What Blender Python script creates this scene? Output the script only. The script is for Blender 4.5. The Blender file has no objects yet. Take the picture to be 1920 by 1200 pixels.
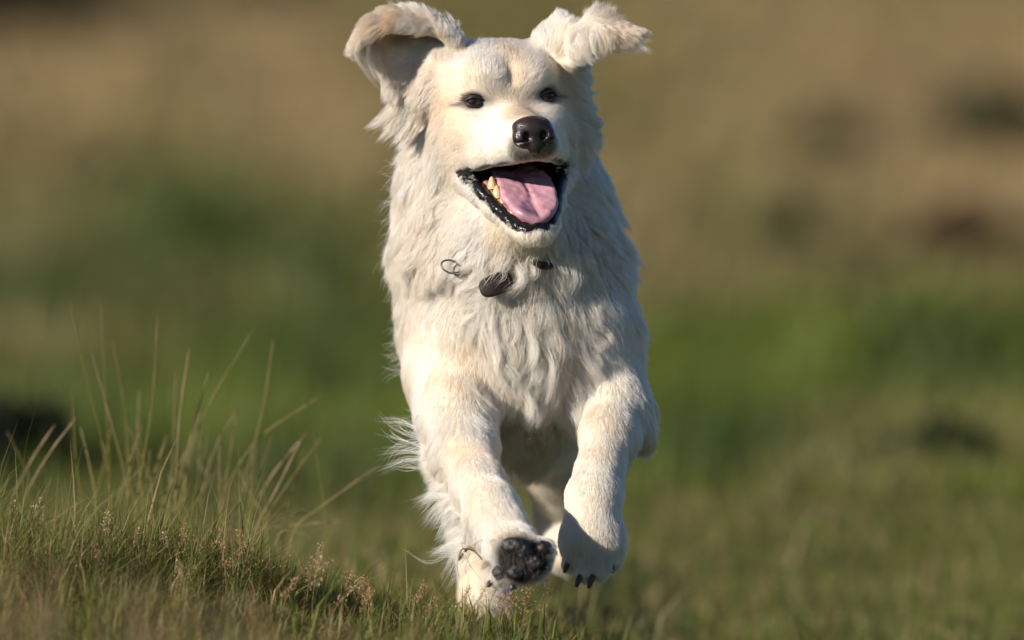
import bpy, math, random
import numpy as np
from mathutils import Vector, Matrix

random.seed(7)
rng = np.random.default_rng(7)
scene = bpy.context.scene
COL = scene.collection

# ------------------------------------------------------------------ camera
S = 0.00065                     # metres per working unit (the dog is modelled in these units)
CAM_D, CAM_Z, LOOK_Z = 10.0, 0.62, 0.40
cam_data = bpy.data.cameras.new('camera')
cam = bpy.data.objects.new('camera', cam_data)
COL.objects.link(cam)
cam.location = (0, -CAM_D, CAM_Z)
cam.rotation_euler = (math.pi / 2 - math.atan((CAM_Z - LOOK_Z) / CAM_D), 0, 0)
cam_data.sensor_width = 36.0
cam_data.lens = 36.0 * math.hypot(CAM_D, CAM_Z - LOOK_Z) / (1920 * S)
cam_data.clip_start = 0.1
cam_data.clip_end = 3000
cam_data.dof.use_dof = True
cam_data.dof.focus_distance = CAM_D + 0.03
cam_data.dof.aperture_fstop = 2.5
cam_data.dof.aperture_blades = 0
scene.camera = cam

# ------------------------------------------------------------------ sky, sun, exposure
SUN_EL, SUN_AZ = math.radians(22), math.radians(54)     # azimuth: to the left of the line from dog to camera
sun_dir = Vector((-math.sin(SUN_AZ) * math.cos(SUN_EL), -math.cos(SUN_AZ) * math.cos(SUN_EL), math.sin(SUN_EL)))
world = bpy.data.worlds.new('World')
scene.world = world
world.use_nodes = True
wn = world.node_tree.nodes
wn.clear()
sky = wn.new('ShaderNodeTexSky')
sky.sky_type = 'NISHITA'
sky.sun_disc = False
sky.sun_elevation = SUN_EL
sky.sun_rotation = math.atan2(sun_dir.x, sun_dir.y)
sky.air_density = 0.8
sky.dust_density = 0.0
sky.ozone_density = 5.0
bg = wn.new('ShaderNodeBackground')
bg.inputs['Strength'].default_value = 0.07
wo = wn.new('ShaderNodeOutputWorld')
world.node_tree.links.new(sky.outputs[0], bg.inputs[0])
world.node_tree.links.new(bg.outputs[0], wo.inputs[0])
sun_data = bpy.data.lights.new('sun', 'SUN')
sun_data.energy = 5.0
sun_data.angle = math.radians(0.5)
sun_data.color = (1.0, 0.94, 0.87)
sun = bpy.data.objects.new('sun', sun_data)
COL.objects.link(sun)
sun.rotation_euler = sun_dir.to_track_quat('Z', 'Y').to_euler()
scene.view_settings.view_transform = 'Standard'
scene.view_settings.look = 'None'
scene.view_settings.exposure = 0.5
scene.view_settings.gamma = 1.0
scene.view_settings.use_curve_mapping = False
scene.cycles.use_denoising = True
scene.cycles.max_bounces = 10
scene.cycles.diffuse_bounces = 3
scene.cycles.glossy_bounces = 4
scene.cycles.transmission_bounces = 8
scene.cycles_curves.shape = 'RIBBONS'
scene.cycles_curves.subdivisions = 2

# ------------------------------------------------------------------ helpers
def put(obj, parent=None, label=None, category=None, group=None, kind=None):
    COL.objects.link(obj)
    if parent is not None:
        obj.parent = parent
    for k, v in (('label', label), ('category', category), ('group', group), ('kind', kind)):
        if v:
            obj[k] = v
    return obj

def mesh_np(name, verts, faces, mat, smooth=True, colors=None, cname='tint', loops=None):
    """verts Nx3; faces MxK array (K = 3 or 4) or a list of such arrays"""
    me = bpy.data.meshes.new(name)
    arrs = faces if isinstance(faces, list) else [faces]
    arrs = [a for a in arrs if len(a)]
    flat = np.concatenate([a.reshape(-1) for a in arrs]).astype(np.int32)
    sizes = np.concatenate([np.full(len(a), a.shape[1], np.int32) for a in arrs])
    starts = np.concatenate([[0], np.cumsum(sizes)[:-1]]).astype(np.int32)
    me.vertices.add(len(verts))
    me.vertices.foreach_set('co', np.asarray(verts, np.float32).reshape(-1))
    me.loops.add(len(flat))
    me.loops.foreach_set('vertex_index', flat)
    me.polygons.add(len(sizes))
    me.polygons.foreach_set('loop_start', starts)
    me.polygons.foreach_set('loop_total', sizes)
    me.polygons.foreach_set('use_smooth', np.full(len(sizes), smooth))
    me.update(calc_edges=True)
    me.validate()
    if colors is not None:
        at = me.attributes.new(cname, 'FLOAT_COLOR', 'POINT')
        c = np.ones((len(verts), 4), np.float32)
        c[:, :3] = colors
        at.data.foreach_set('color', c.reshape(-1))
    me.materials.append(mat)
    return bpy.data.objects.new(name, me)

def new_mat(name):
    m = bpy.data.materials.new(name)
    m.use_nodes = True
    nt = m.node_tree
    b = nt.nodes['Principled BSDF']
    return m, nt, b

def N(nt, typ, **kw):
    n = nt.nodes.new(typ)
    for k, v in kw.items():
        setattr(n, k, v)
    return n

def ramp(nt, fac, stops):
    r = N(nt, 'ShaderNodeValToRGB')
    els = r.color_ramp.elements
    while len(els) > 1:
        els.remove(els[-1])
    els[0].position, els[0].color = stops[0][0], (*stops[0][1], 1)
    for p, c in stops[1:]:
        e = els.new(p)
        e.color = (*c, 1)
    nt.links.new(fac, r.inputs[0])
    return r.outputs[0]

def noise(nt, vec, scale, detail=4, rough=0.55):
    n = N(nt, 'ShaderNodeTexNoise')
    n.inputs['Scale'].default_value = scale
    n.inputs['Detail'].default_value = detail
    n.inputs['Roughness'].default_value = rough
    if vec is not None:
        nt.links.new(vec, n.inputs['Vector'])
    return n.outputs['Fac']

def bump(nt, b, height, strength, dist):
    n = N(nt, 'ShaderNodeBump')
    n.inputs['Strength'].default_value = strength
    n.inputs['Distance'].default_value = dist
    nt.links.new(height, n.inputs['Height'])
    nt.links.new(n.outputs[0], b.inputs['Normal'])

def attr_mat(name, attr='tint', rough=0.6, transl=0.0, spec=0.3):
    m, nt, b = new_mat(name)
    a = N(nt, 'ShaderNodeAttribute', attribute_name=attr)
    nt.links.new(a.outputs['Color'], b.inputs['Base Color'])
    b.inputs['Roughness'].default_value = rough
    b.inputs['Specular IOR Level'].default_value = spec
    if transl:
        t = N(nt, 'ShaderNodeBsdfTranslucent')
        nt.links.new(a.outputs['Color'], t.inputs[0])
        mx = N(nt, 'ShaderNodeMixShader')
        mx.inputs[0].default_value = transl
        nt.links.new(b.outputs[0], mx.inputs[1])
        nt.links.new(t.outputs[0], mx.inputs[2])
        nt.links.new(mx.outputs[0], nt.nodes['Material Output'].inputs[0])
    return m

def vnoise(p, seed=0):
    """smooth value noise in [-1, 1] at points p (N x 3)"""
    p = np.asarray(p, np.float64)
    i = np.floor(p).astype(np.int64)
    f = p - i
    f = f * f * (3 - 2 * f)
    def h(ix, iy, iz):
        n = (ix * 374761393 + iy * 668265263 + iz * 2147483647 + seed * 974711) & 0xffffffff
        n = ((n ^ (n >> 13)) * 1274126177) & 0xffffffff
        return ((n ^ (n >> 16)) & 0xffff) / 32767.5 - 1
    out = 0
    for dx in (0, 1):
        for dy in (0, 1):
            for dz in (0, 1):
                w = (f[:, 0] if dx else 1 - f[:, 0]) * (f[:, 1] if dy else 1 - f[:, 1]) * (f[:, 2] if dz else 1 - f[:, 2])
                out = out + w * h(i[:, 0] + dx, i[:, 1] + dy, i[:, 2] + dz)
    return out

def rand3(i, seed=0):
    """three hashed numbers in [0, 1) for integer cells i (N x 3)"""
    n = (i[:, 0] * 374761393 + i[:, 1] * 668265263 + i[:, 2] * 1440662683 + seed * 974711) & 0xffffffff
    out = []
    for k in range(3):
        n = ((n ^ (n >> 13)) * 1274126177 + 12345 + k * 7919) & 0xffffffff
        n = (n ^ (n >> 15)) & 0xffffffff
        out.append((n & 0xffffff) / 16777216.0)
    return np.stack(out, 1)

def norm(a):
    return a / np.maximum(np.linalg.norm(a, axis=-1, keepdims=True), 1e-9)

# working-unit space: x right, y away from the camera, z up; world = p * S + (0, 0, LOOK_Z)
CZ = (CAM_Z - LOOK_Z) / S
CD = CAM_D / S
def pt(u, v, d):
    k = 1 + d / CD
    return np.array([(u - 960) * k, d, CZ + (600 - v - CZ) * k])
def to_world(p):
    return np.asarray(p) * S + np.array([0, 0, LOOK_Z])
def W(u, v, y):
    """a place in metres at depth y"""
    return to_world(pt(u, v, y / S))

# ------------------------------------------------------------------ implicit surfaces
def R_euler(rx, ry, rz):
    return np.array(Matrix.Rotation(rz, 3, 'Z') @ Matrix.Rotation(ry, 3, 'Y') @ Matrix.Rotation(rx, 3, 'X'))

class Field:
    def __init__(self, lo, hi, h):
        self.lo, self.h = np.array(lo, float), h
        self.n = np.ceil((np.array(hi) - self.lo) / h).astype(int) + 1
        self.f = np.full(self.n, 1e3, np.float32)
        self.ax = [(self.lo[i] + np.arange(self.n[i]) * h).astype(np.float32) for i in range(3)]
    def box(self, a, b):
        i0 = np.clip(np.floor((np.array(a) - self.lo) / self.h).astype(int), 0, self.n)
        i1 = np.clip(np.ceil((np.array(b) - self.lo) / self.h).astype(int) + 1, 0, self.n)
        return tuple(slice(i0[k], i1[k]) for k in range(3))
    def grid(self, sl):
        return self.ax[0][sl[0]][:, None, None], self.ax[1][sl[1]][None, :, None], self.ax[2][sl[2]][None, None, :]
    def add(self, sl, d, k, sub=False):
        f = self.f[sl]
        if sub:
            d, f0 = -d, f
            h = np.maximum(k - np.abs(f0 - d), 0) / k
            self.f[sl] = np.maximum(f0, d) + h * h * k * 0.25
        elif k <= 0:
            self.f[sl] = np.minimum(f, d)
        else:
            h = np.maximum(k - np.abs(f - d), 0) / k
            self.f[sl] = np.minimum(f, d) - h * h * k * 0.25
    def cap(self, a, b, ra, rb, k=20, sub=False):
        a, b = np.array(a, float), np.array(b, float)
        m = max(ra, rb) + k + 3 * self.h
        sl = self.box(np.minimum(a, b) - m, np.maximum(a, b) + m)
        if min(s.stop - s.start for s in sl) <= 0:
            return
        X, Y, Z = self.grid(sl)
        ab = b - a
        t = np.clip(((X - a[0]) * ab[0] + (Y - a[1]) * ab[1] + (Z - a[2]) * ab[2]) / max(ab @ ab, 1e-6), 0, 1)
        d = np.sqrt((X - a[0] - t * ab[0]) ** 2 + (Y - a[1] - t * ab[1]) ** 2 + (Z - a[2] - t * ab[2]) ** 2) - (ra + (rb - ra) * t)
        self.add(sl, d.astype(np.float32), k, sub)
    def chain(self, pts, radii, k=20):
        for i in range(len(pts) - 1):
            self.cap(pts[i], pts[i + 1], radii[i], radii[i + 1], k)
    def ell(self, c, r, k=20, R=None, sub=False):
        c, r = np.array(c, float), np.array(r, float)
        m = r.max() + k + 3 * self.h
        sl = self.box(c - m, c + m)
        if min(s.stop - s.start for s in sl) <= 0:
            return
        X, Y, Z = self.grid(sl)
        X, Y, Z = X - c[0], Y - c[1], Z - c[2]
        if R is not None:                       # R maps local to global
            X, Y, Z = (R[0, 0] * X + R[1, 0] * Y + R[2, 0] * Z, R[0, 1] * X + R[1, 1] * Y + R[2, 1] * Z, R[0, 2] * X + R[1, 2] * Y + R[2, 2] * Z)
        k0 = np.sqrt((X / r[0]) ** 2 + (Y / r[1]) ** 2 + (Z / r[2]) ** 2)
        k1 = np.sqrt((X / r[0] ** 2) ** 2 + (Y / r[1] ** 2) ** 2 + (Z / r[2] ** 2) ** 2)
        d = k0 * (k0 - 1) / np.maximum(k1, 1e-6)
        d = np.where(k0 < 1e-3, -r.min(), d)
        self.add(sl, d.astype(np.float32), k, sub)
    def mesh(self):
        """surface nets -> verts (working units), quads"""
        f = self.f
        s = f < 0
        n = self.n
        c = np.zeros(n - 1, np.uint8)
        for dx in (0, 1):
            for dy in (0, 1):
                for dz in (0, 1):
                    c += s[dx:n[0] - 1 + dx, dy:n[1] - 1 + dy, dz:n[2] - 1 + dz]
        act = np.argwhere((c > 0) & (c < 8))
        idx = np.full(n - 1, -1, np.int32)
        idx[act[:, 0], act[:, 1], act[:, 2]] = np.arange(len(act))
        corners = [(dx, dy, dz) for dx in (0, 1) for dy in (0, 1) for dz in (0, 1)]
        val = {q: f[act[:, 0] + q[0], act[:, 1] + q[1], act[:, 2] + q[2]] for q in corners}
        acc, cnt = np.zeros((len(act), 3)), np.zeros(len(act))
        for a in corners:
            for axis in range(3):
                if a[axis]:
                    continue
                b = list(a); b[axis] = 1; b = tuple(b)
                va, vb = val[a], val[b]
                cr = (va < 0) != (vb < 0)
                t = np.where(cr, va / np.where(cr, va - vb, 1), 0)
                p = np.tile(np.array(a, float), (len(act), 1))
                p[:, axis] = t
                acc += p * cr[:, None]
                cnt += cr
        v = self.lo + (act + acc / cnt[:, None]) * self.h
        quads = []
        for axis in range(3):
            b, d = [(1, 2), (2, 0), (0, 1)][axis]
            sa = [slice(1, n[0] - 1), slice(1, n[1] - 1), slice(1, n[2] - 1)]
            sa[axis] = slice(0, n[axis] - 1)
            sb = list(sa); sb[axis] = slice(1, n[axis])
            A, B = s[tuple(sa)], s[tuple(sb)]
            e = np.argwhere(A != B)
            inside = A[e[:, 0], e[:, 1], e[:, 2]]
            off = np.array([1, 1, 1]); off[axis] = 0
            e = e + off
            eb, ed = np.zeros(3, int), np.zeros(3, int)
            eb[b] = 1; ed[d] = 1
            g = lambda q: idx[q[:, 0], q[:, 1], q[:, 2]]
            q = np.stack([g(e - eb - ed), g(e - ed), g(e), g(e - eb)], 1)
            q = np.where(inside[:, None], q, q[:, ::-1])
            quads.append(q)
        q = np.concatenate(quads)
        return v, q[(q >= 0).all(1)]

def smooth_mesh(v, q, it=2, lam=0.5):
    for _ in range(it):
        acc, cnt = np.zeros_like(v), np.zeros(len(v))
        for a, b in ((0, 1), (1, 2), (2, 3), (3, 0)):
            for i, j in ((a, b), (b, a)):
                for ax in range(3):
                    acc[:, ax] += np.bincount(q[:, i], v[q[:, j], ax], len(v))
                cnt += np.bincount(q[:, i], minlength=len(v))
        v = v + lam * (acc / np.maximum(cnt, 1)[:, None] - v)
    return v

def tube(path, radii, sides=8, cap=True):
    """a round tube through path (list of points) -> verts, list of face arrays"""
    P = np.array(path, float)
    r = np.broadcast_to(np.array(radii, float), (len(P),))
    T = norm(np.gradient(P, axis=0))
    ref = np.array([0.13, 0.21, 0.97]) if abs(T[0, 2]) < 0.9 else np.array([1.0, 0.1, 0])
    V = []
    for i in range(len(P)):
        a = norm(np.cross(T[i], ref)); b = np.cross(T[i], a)
        ref = np.cross(a, T[i]) if i else ref
        for k in range(sides):
            th = 2 * math.pi * k / sides
            V.append(P[i] + r[i] * (math.cos(th) * a + math.sin(th) * b))
    F = []
    for i in range(len(P) - 1):
        for k in range(sides):
            k2 = (k + 1) % sides
            F.append((i * sides + k, i * sides + k2, (i + 1) * sides + k2, (i + 1) * sides + k))
    V = np.array(V); F = np.array(F)
    if not cap:
        return V, [F]
    n0 = len(V)
    V = np.vstack([V, P[0], P[-1]])
    m = (len(P) - 1) * sides
    C = [(n0, (k + 1) % sides, k) for k in range(sides)] + [(n0 + 1, m + k, m + (k + 1) % sides) for k in range(sides)]
    return V, [F, np.array(C)]

def spline(ctrl, n):
    """Catmull-Rom through ctrl"""
    P = np.array(ctrl, float)
    P = np.vstack([2 * P[0] - P[1], P, 2 * P[-1] - P[-2]])
    out = []
    m = len(P) - 3
    for t in np.linspace(0, m, n):
        i = min(int(t), m - 1); f = t - i
        a, b, c, d = P[i:i + 4]
        out.append(0.5 * (2 * b + (c - a) * f + (2 * a - 5 * b + 4 * c - d) * f * f + (3 * b - a - 3 * c + d) * f ** 3))
    return np.array(out)

# ------------------------------------------------------------------ ground
def ground_h(x, y):
    x, y = np.asarray(x, float), np.asarray(y, float)
    dist = y + CAM_D
    z = 0.00072 * np.clip(dist - 21, 0, 130) ** 2
    q = np.stack([x, y, 0 * x], -1).reshape(-1, 3)
    z = z + ((vnoise(q / 2.3, 81) * 0.02 + vnoise(q / 9.0, 82) * 0.10).reshape(x.shape)) * np.clip((dist - 12) / 10, 0, 1)
    z = z + (vnoise(q / 0.5, 83).reshape(x.shape)) * 0.008
    # the low grassy hump beside the dog
    z = z + 0.098 / (1 + np.exp(np.clip((x + 0.27) / 0.09, -30, 30))) * np.exp(-((y - 0.08) / 0.5) ** 2) * np.exp(-(np.clip(-x - 1.1, 0, 9) / .5) ** 2)
    # the track lies a little lower to one side of the dog
    sm = lambda q: np.clip(q, 0, 1) ** 2 * (3 - 2 * np.clip(q, 0, 1))
    z = z - 0.10 * sm((x + .04) / .30) * sm((y + 4) / 2) * (1 - sm((y - 2.0) / 2.4))
    return z
ys = np.concatenate([np.linspace(-16, -2, 40), np.linspace(-1.9, 1.5, 90), np.linspace(1.6, 20, 80), np.linspace(21, 150, 90), np.array([200, 300, 600, 1200])])
xs = np.concatenate([np.array([-900, -300, -120]), np.linspace(-60, -4, 40), np.linspace(-3.8, 3.8, 120), np.linspace(4, 60, 40), np.array([120, 300, 900])])
GX, GY = np.meshgrid(xs, ys)
GZ = ground_h(GX, GY)
nyv, nxv = GX.shape
gi = np.arange(nyv * nxv).reshape(nyv, nxv)
gq = np.stack([gi[:-1, :-1], gi[:-1, 1:], gi[1:, 1:], gi[1:, :-1]], -1).reshape(-1, 4)
def moor_tint(p):
    """dry straw to green, in broad patches"""
    p = np.array(p, float); p[:, 2] = 0
    dist = p[:, 1] + CAM_D
    sc = np.clip(dist / 22, 0.35, 3.0)
    a = vnoise(np.stack([p[:, 0] / (1.1 * sc), p[:, 1] / (3.0 * sc), p[:, 2]], 1), 91) * .6 + vnoise(np.stack([p[:, 0] / (.45 * sc), p[:, 1] / (1.2 * sc), p[:, 2]], 1), 92) * .4
    edge = np.interp(p[:, 0] / dist, [-.05, .0, .03], [36, 31, 25])
    dry = np.clip((dist - edge) / (edge * .55) + .3 + a * 1.5, 0, .92)[:, None]
    b = (vnoise(np.stack([p[:, 0] / (.7 * sc), p[:, 1] / (2.0 * sc), p[:, 2]], 1), 93) * .6 + vnoise(np.stack([p[:, 0] / (.28 * sc), p[:, 1] / (.9 * sc), p[:, 2]], 1), 94) * .4)
    b = np.clip(b * 1.1 + .5, 0, 1)[:, None]
    green = np.array([0.024, 0.044, 0.003]) * (1 - b) + np.array([0.102, 0.125, 0.014]) * b
    straw = np.array([0.150, 0.125, 0.036]) * (1 - b) + np.array([0.275, 0.190, 0.085]) * b
    lawn = np.clip((15 - dist) / 3, 0, 1)[:, None]
    c = green * (1 - dry) + straw * dry
    return c * (1 - .55 * lawn) + np.array([0.19, 0.18, 0.045]) * .55 * lawn
gco = np.stack([GX, GY, GZ], -1).reshape(-1, 3)
m_ground, nt, b = new_mat('moor_ground')
a = N(nt, 'ShaderNodeAttribute', attribute_name='tint')
tc = N(nt, 'ShaderNodeTexCoord')
n1 = noise(nt, tc.outputs['Object'], 9, 6)
mx = N(nt, 'ShaderNodeMix', data_type='RGBA', blend_type='MULTIPLY')
mx.inputs[0].default_value = 1
nt.links.new(a.outputs['Color'], mx.inputs[6])
nt.links.new(ramp(nt, n1, [(0.25, (0.5, 0.47, 0.4)), (0.75, (1.3, 1.25, 1.1))]), mx.inputs[7])
nt.links.new(mx.outputs[2], b.inputs['Base Color'])
b.inputs['Roughness'].default_value = 0.9
b.inputs['Specular IOR Level'].default_value = 0.1
bump(nt, b, n1, 0.8, 0.05)
ground = mesh_np('ground', gco, gq, m_ground, True, moor_tint(gco))
put(ground, None, 'rough moorland ground rising behind the dog', None, None, 'structure')
# ------------------------------------------------------------------ the dog
YAW, ROLL = math.radians(13), math.radians(4.5)
RH = np.array(Matrix.Rotation(-ROLL, 3, 'Y') @ Matrix.Rotation(YAW, 3, 'Z'))
HO = pt(963, 184, 110)
def H(x, y, z):
    return HO + RH @ np.array([x, y, z], float)
def head_local(p):
    return (p - HO) @ RH
EYES = [(-70, 30, 0), (70, 30, 0)]
UPPER_LIP = [(-98, 50, -126), (-80, 0, -124), (-56, -60, -119), (-33, -108, -112), (0, -128, -106), (33, -108, -112), (56, -60, -119), (80, 0, -124), (98, 50, -126)]
LOWER_LIP = [(-84, 84, -124), (-97, 48, -138), (-83, 18, -160), (-63, -20, -193), (-36, -74, -234), (-19, -92, -247), (0, -98, -251), (19, -92, -247), (36, -74, -234), (63, -20, -193), (83, 18, -160), (97, 48, -138), (84, 84, -124)]
PALM = pt(975, 1042, -226)

EAR_L = [[(800, 205, 208), (818, 135, 200), (846, 96, 215), (866, 82, 205), (872, 98, 190)],
         [(752, 172, 202), (775, 98, 218), (802, 52, 234), (812, 38, 205), (810, 60, 172)],
         [(724, 138, 194), (735, 86, 214), (748, 42, 225), (748, 24, 190), (742, 50, 152)],
         [(706, 106, 178), (704, 78, 186), (700, 48, 190), (696, 38, 160), (698, 66, 138)],
         [(668, 88, 142), (667, 84, 148), (667, 80, 148), (667, 78, 140), (667, 87, 128)]]
EAR_R = [[(1066, 116, 165), (1040, 88, 190), (1006, 78, 235)],
         [(1088, 98, 132), (1072, 70, 150), (1044, 34, 205)],
         [(1110, 90, 118), (1100, 66, 122), (1078, 52, 160)],
         [(1140, 84, 110), (1130, 58, 116), (1115, 30, 150)],
         [(1174, 84, 116), (1170, 64, 118), (1158, 46, 140)],
         [(1209, 66, 128), (1210, 63, 127), (1210, 60, 130)]]
def ear_points(ctrl, na, nb):
    rows = [spline([pt(*q) for q in r], nb) for r in ctrl]
    return np.array([spline([r[j] for r in rows], na) for j in range(nb)])      # nb x na x 3
EARP = [ear_points(EAR_L, 46, 70), ear_points(EAR_R, 46, 34)]

def build_body():
    F = Field((-330, -320, -660), (300, 1420, 620), 4.0)
    hp = H
    # trunk
    F.chain([pt(940, 215, 330), pt(938, 330, 325), pt(956, 470, 335), pt(966, 620, 400)], [118, 160, 186, 186], 60)
    F.ell(pt(966, 600, 430), (188, 250, 190), 60)
    F.ell(pt(972, 610, 265), (118, 95, 140), 70)
    F.ell(pt(846, 640, 330), (82, 130, 165), 50)
    F.ell(pt(1104, 620, 335), (82, 130, 170), 50)
    F.ell(pt(966, 730, 610), (138, 330, 168), 60)
    F.ell(pt(966, 600, 690), (206, 350, 205), 60)
    F.ell(pt(966, 660, 1080), (180, 230, 190), 70)
    F.chain([pt(966, 560, 1230), pt(970, 640, 1330), pt(974, 760, 1370)], [52, 34, 16], 30)
    # near foreleg, reaching forward
    F.chain([pt(850, 700, 290), pt(856, 770, 200), pt(874, 840, 90), pt(898, 905, -30), pt(924, 955, -115), pt(942, 985, -160), pt(958, 1015, -195)], [88, 66, 53, 42, 46, 39, 43], 26)
    F.ell(PALM, (60, 48, 44), 26, R_euler(0, math.radians(28), 0))
    for k, (u, v, d) in enumerate([(935, 1080, -236), (966, 1076, -250), (1000, 1056, -250), (1018, 1030, -240)]):
        F.cap(PALM, pt(u, v, d), 28, 20, 14)
    F.cap(pt(936, 1012, -198), pt(930, 1030, -206), 22, 18, 14)
    # far foreleg, folded with the paw hanging
    F.chain([pt(1110, 650, 300), pt(1150, 770, 250), pt(1176, 800, 230)], [95, 62, 44], 40)
    F.chain([pt(1158, 760, 225), pt(1140, 815, 150), pt(1124, 885, 65), pt(1114, 932, 12), pt(1111, 970, 2), pt(1112, 1010, -6)], [52, 48, 40, 48, 43, 50], 24)
    F.ell(pt(1112, 1012, -8), (61, 44, 58), 22)
    for (u, v, d) in [(1072, 1052, -10), (1096, 1072, -26), (1124, 1070, -24), (1148, 1050, -8)]:
        F.cap(pt(1112 + (u - 1112) * .5, 1010, -10), pt(u, v, d), 24, 18, 6)
    # hind legs pushing off
    F.chain([pt(876, 720, 1060), pt(862, 860, 900), pt(888, 1000, 985), pt(908, 1110, 850), pt(910, 1158, 810), pt(912, 1168, 770)], [112, 66, 44, 42, 45, 40], 34)
    F.chain([pt(1050, 720, 1060), pt(1046, 850, 900), pt(1050, 965, 1030), pt(1058, 1012, 1000), pt(1062, 1034, 985), pt(1062, 1042, 965)], [116, 76, 42, 34, 36, 30], 34)
    # head
    F.ell(hp(0, 122, 22), (124, 118, 90), 30, RH)
    for s in (-1, 1):
        F.ell(hp(s * 46, 42, 40), (44, 42, 38), 26, RH)
        F.ell(hp(s * 64, 46, -52), (44, 52, 42), 26, RH)
        F.ell(hp(s * 84, 112, -72), (52, 88, 84), 36, RH)
        F.ell(hp(s * 32, -58, -90), (30, 74, 33), 16, RH)
    F.cap(hp(0, 20, -70), hp(0, -98, -78), 56, 41, 22)
    F.cap(hp(0, -98, -78), hp(0, -122, -84), 40, 26, 16)
    # jaw
    F.chain([hp(0, -66, -258), hp(0, 20, -226), hp(0, 120, -180), hp(0, 220, -140)], [17, 44, 84, 108], 50)
    F.ell(hp(0, 92, -250), (80, 80, 90), 60, RH)
    lp = [hp(x * .95, y + 4, z - 9) for x, y, z in LOWER_LIP]
    for i in range(len(lp) - 1):
        F.cap(lp[i], lp[i + 1], 11, 11, 26)
    ul = [hp(x * .97, y, z + 15) for x, y, z in UPPER_LIP]
    for i in range(len(ul) - 1):
        F.cap(ul[i], ul[i + 1], 13, 13, 18)
    for s in (-1, 1):
        F.ell(hp(s * 55, 4, -82), (36, 62, 40), 26, RH)
    # ears: thin curved flaps
    for P in EARP:
        nb, na = P.shape[:2]
        for j in range(nb):
            for i in range(na):
                re_ = 6.0 - 2.6 * (i / na) ** 2
                F.cap(P[j, i], P[j, i], re_, re_, 3)
    F.cap(pt(835, 120, 215), pt(805, 180, 215), 34, 30, 26)
    F.cap(pt(1062, 110, 200), pt(1030, 90, 215), 28, 34, 26)
    F.cap(pt(1058, 140, 228), pt(1066, 250, 245), 34, 44, 26)
    # mouth opening
    sl = F.box(hp(0, -30, -190) - 190, hp(0, -30, -190) + 190)
    X, Y, Z = F.grid(sl)
    X, Y, Z = X - HO[0], Y - HO[1], Z - HO[2]
    lx = RH[0, 0] * X + RH[1, 0] * Y + RH[2, 0] * Z
    ly = RH[0, 1] * X + RH[1, 1] * Y + RH[2, 1] * Z
    lz = RH[0, 2] * X + RH[1, 2] * Y + RH[2, 2] * Z
    w = np.interp(ly, [-125, -98, -75, -20, 50, 90], [2, 12, 29, 54, 88, 80])
    zl = -150 - 0.74 * (50 - ly)
    d = np.maximum.reduce([lz + 113, (zl - lz) * 0.8, np.abs(lx) - w + 6, ly - 75, -92 - ly])
    F.add(sl, d.astype(np.float32), 10, True)
    # eye sockets and the furrow up the forehead
    for e in EYES:
        F.ell(hp(e[0], e[1] - 6, e[2]), (19, 21, 13), 8, RH, True)
    F.cap(hp(0, 0, 30), hp(0, 22, 100), 5, 5, 16, True)
    v, q = F.mesh()
    return smooth_mesh(v, q, 2, 0.5), q

body_v, body_q = build_body()
# keep the one connected surface
def largest_piece(v, q):
    lab = np.arange(len(v))
    while True:
        m = lab[q].min(1)
        new = lab.copy()
        for k in range(4):
            np.minimum.at(new, q[:, k], m)
        new = new[new]
        if (new == lab).all():
            break
        lab = new
    big = np.bincount(lab).argmax()
    keep = lab == big
    remap = np.cumsum(keep) - 1
    return v[keep], remap[q[keep[q].all(1)]]
body_v, body_q = largest_piece(body_v, body_q)

def vert_normals(v, q):
    fn = np.cross(v[q[:, 2]] - v[q[:, 0]], v[q[:, 3]] - v[q[:, 1]])
    n = np.zeros_like(v)
    for k in range(4):
        for ax in range(3):
            n[:, ax] += np.bincount(q[:, k], fn[:, ax], len(v))
    return norm(n)
body_n = vert_normals(body_v, body_q)

def curve_dist(p, ctrl, n=60, glob=True):
    c = spline([H(*q) if glob else q for q in ctrl], n)
    d = np.full(len(p), 1e9)
    for k in c:
        d = np.minimum(d, ((p - k) ** 2).sum(1))
    return np.sqrt(d)

def ear_inner(p):
    """0..1: inside of the raised ear"""
    c = pt(744, 74, 222)
    return np.exp(-(((p - c) / np.array([44, 46, 24])) ** 2).sum(1))

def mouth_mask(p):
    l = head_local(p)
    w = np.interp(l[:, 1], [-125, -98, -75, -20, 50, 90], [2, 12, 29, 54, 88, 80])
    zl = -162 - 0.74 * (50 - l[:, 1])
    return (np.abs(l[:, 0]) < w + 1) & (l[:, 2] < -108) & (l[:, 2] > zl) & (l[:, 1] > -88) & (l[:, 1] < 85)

def sole_mask(p):
    """the underside of the raised near paw"""
    c = PALM + np.array([4, -44, -4])
    return np.exp(-(((p - c) / np.array([72, 40, 60])) ** 2).sum(1) * 1.2)

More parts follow.
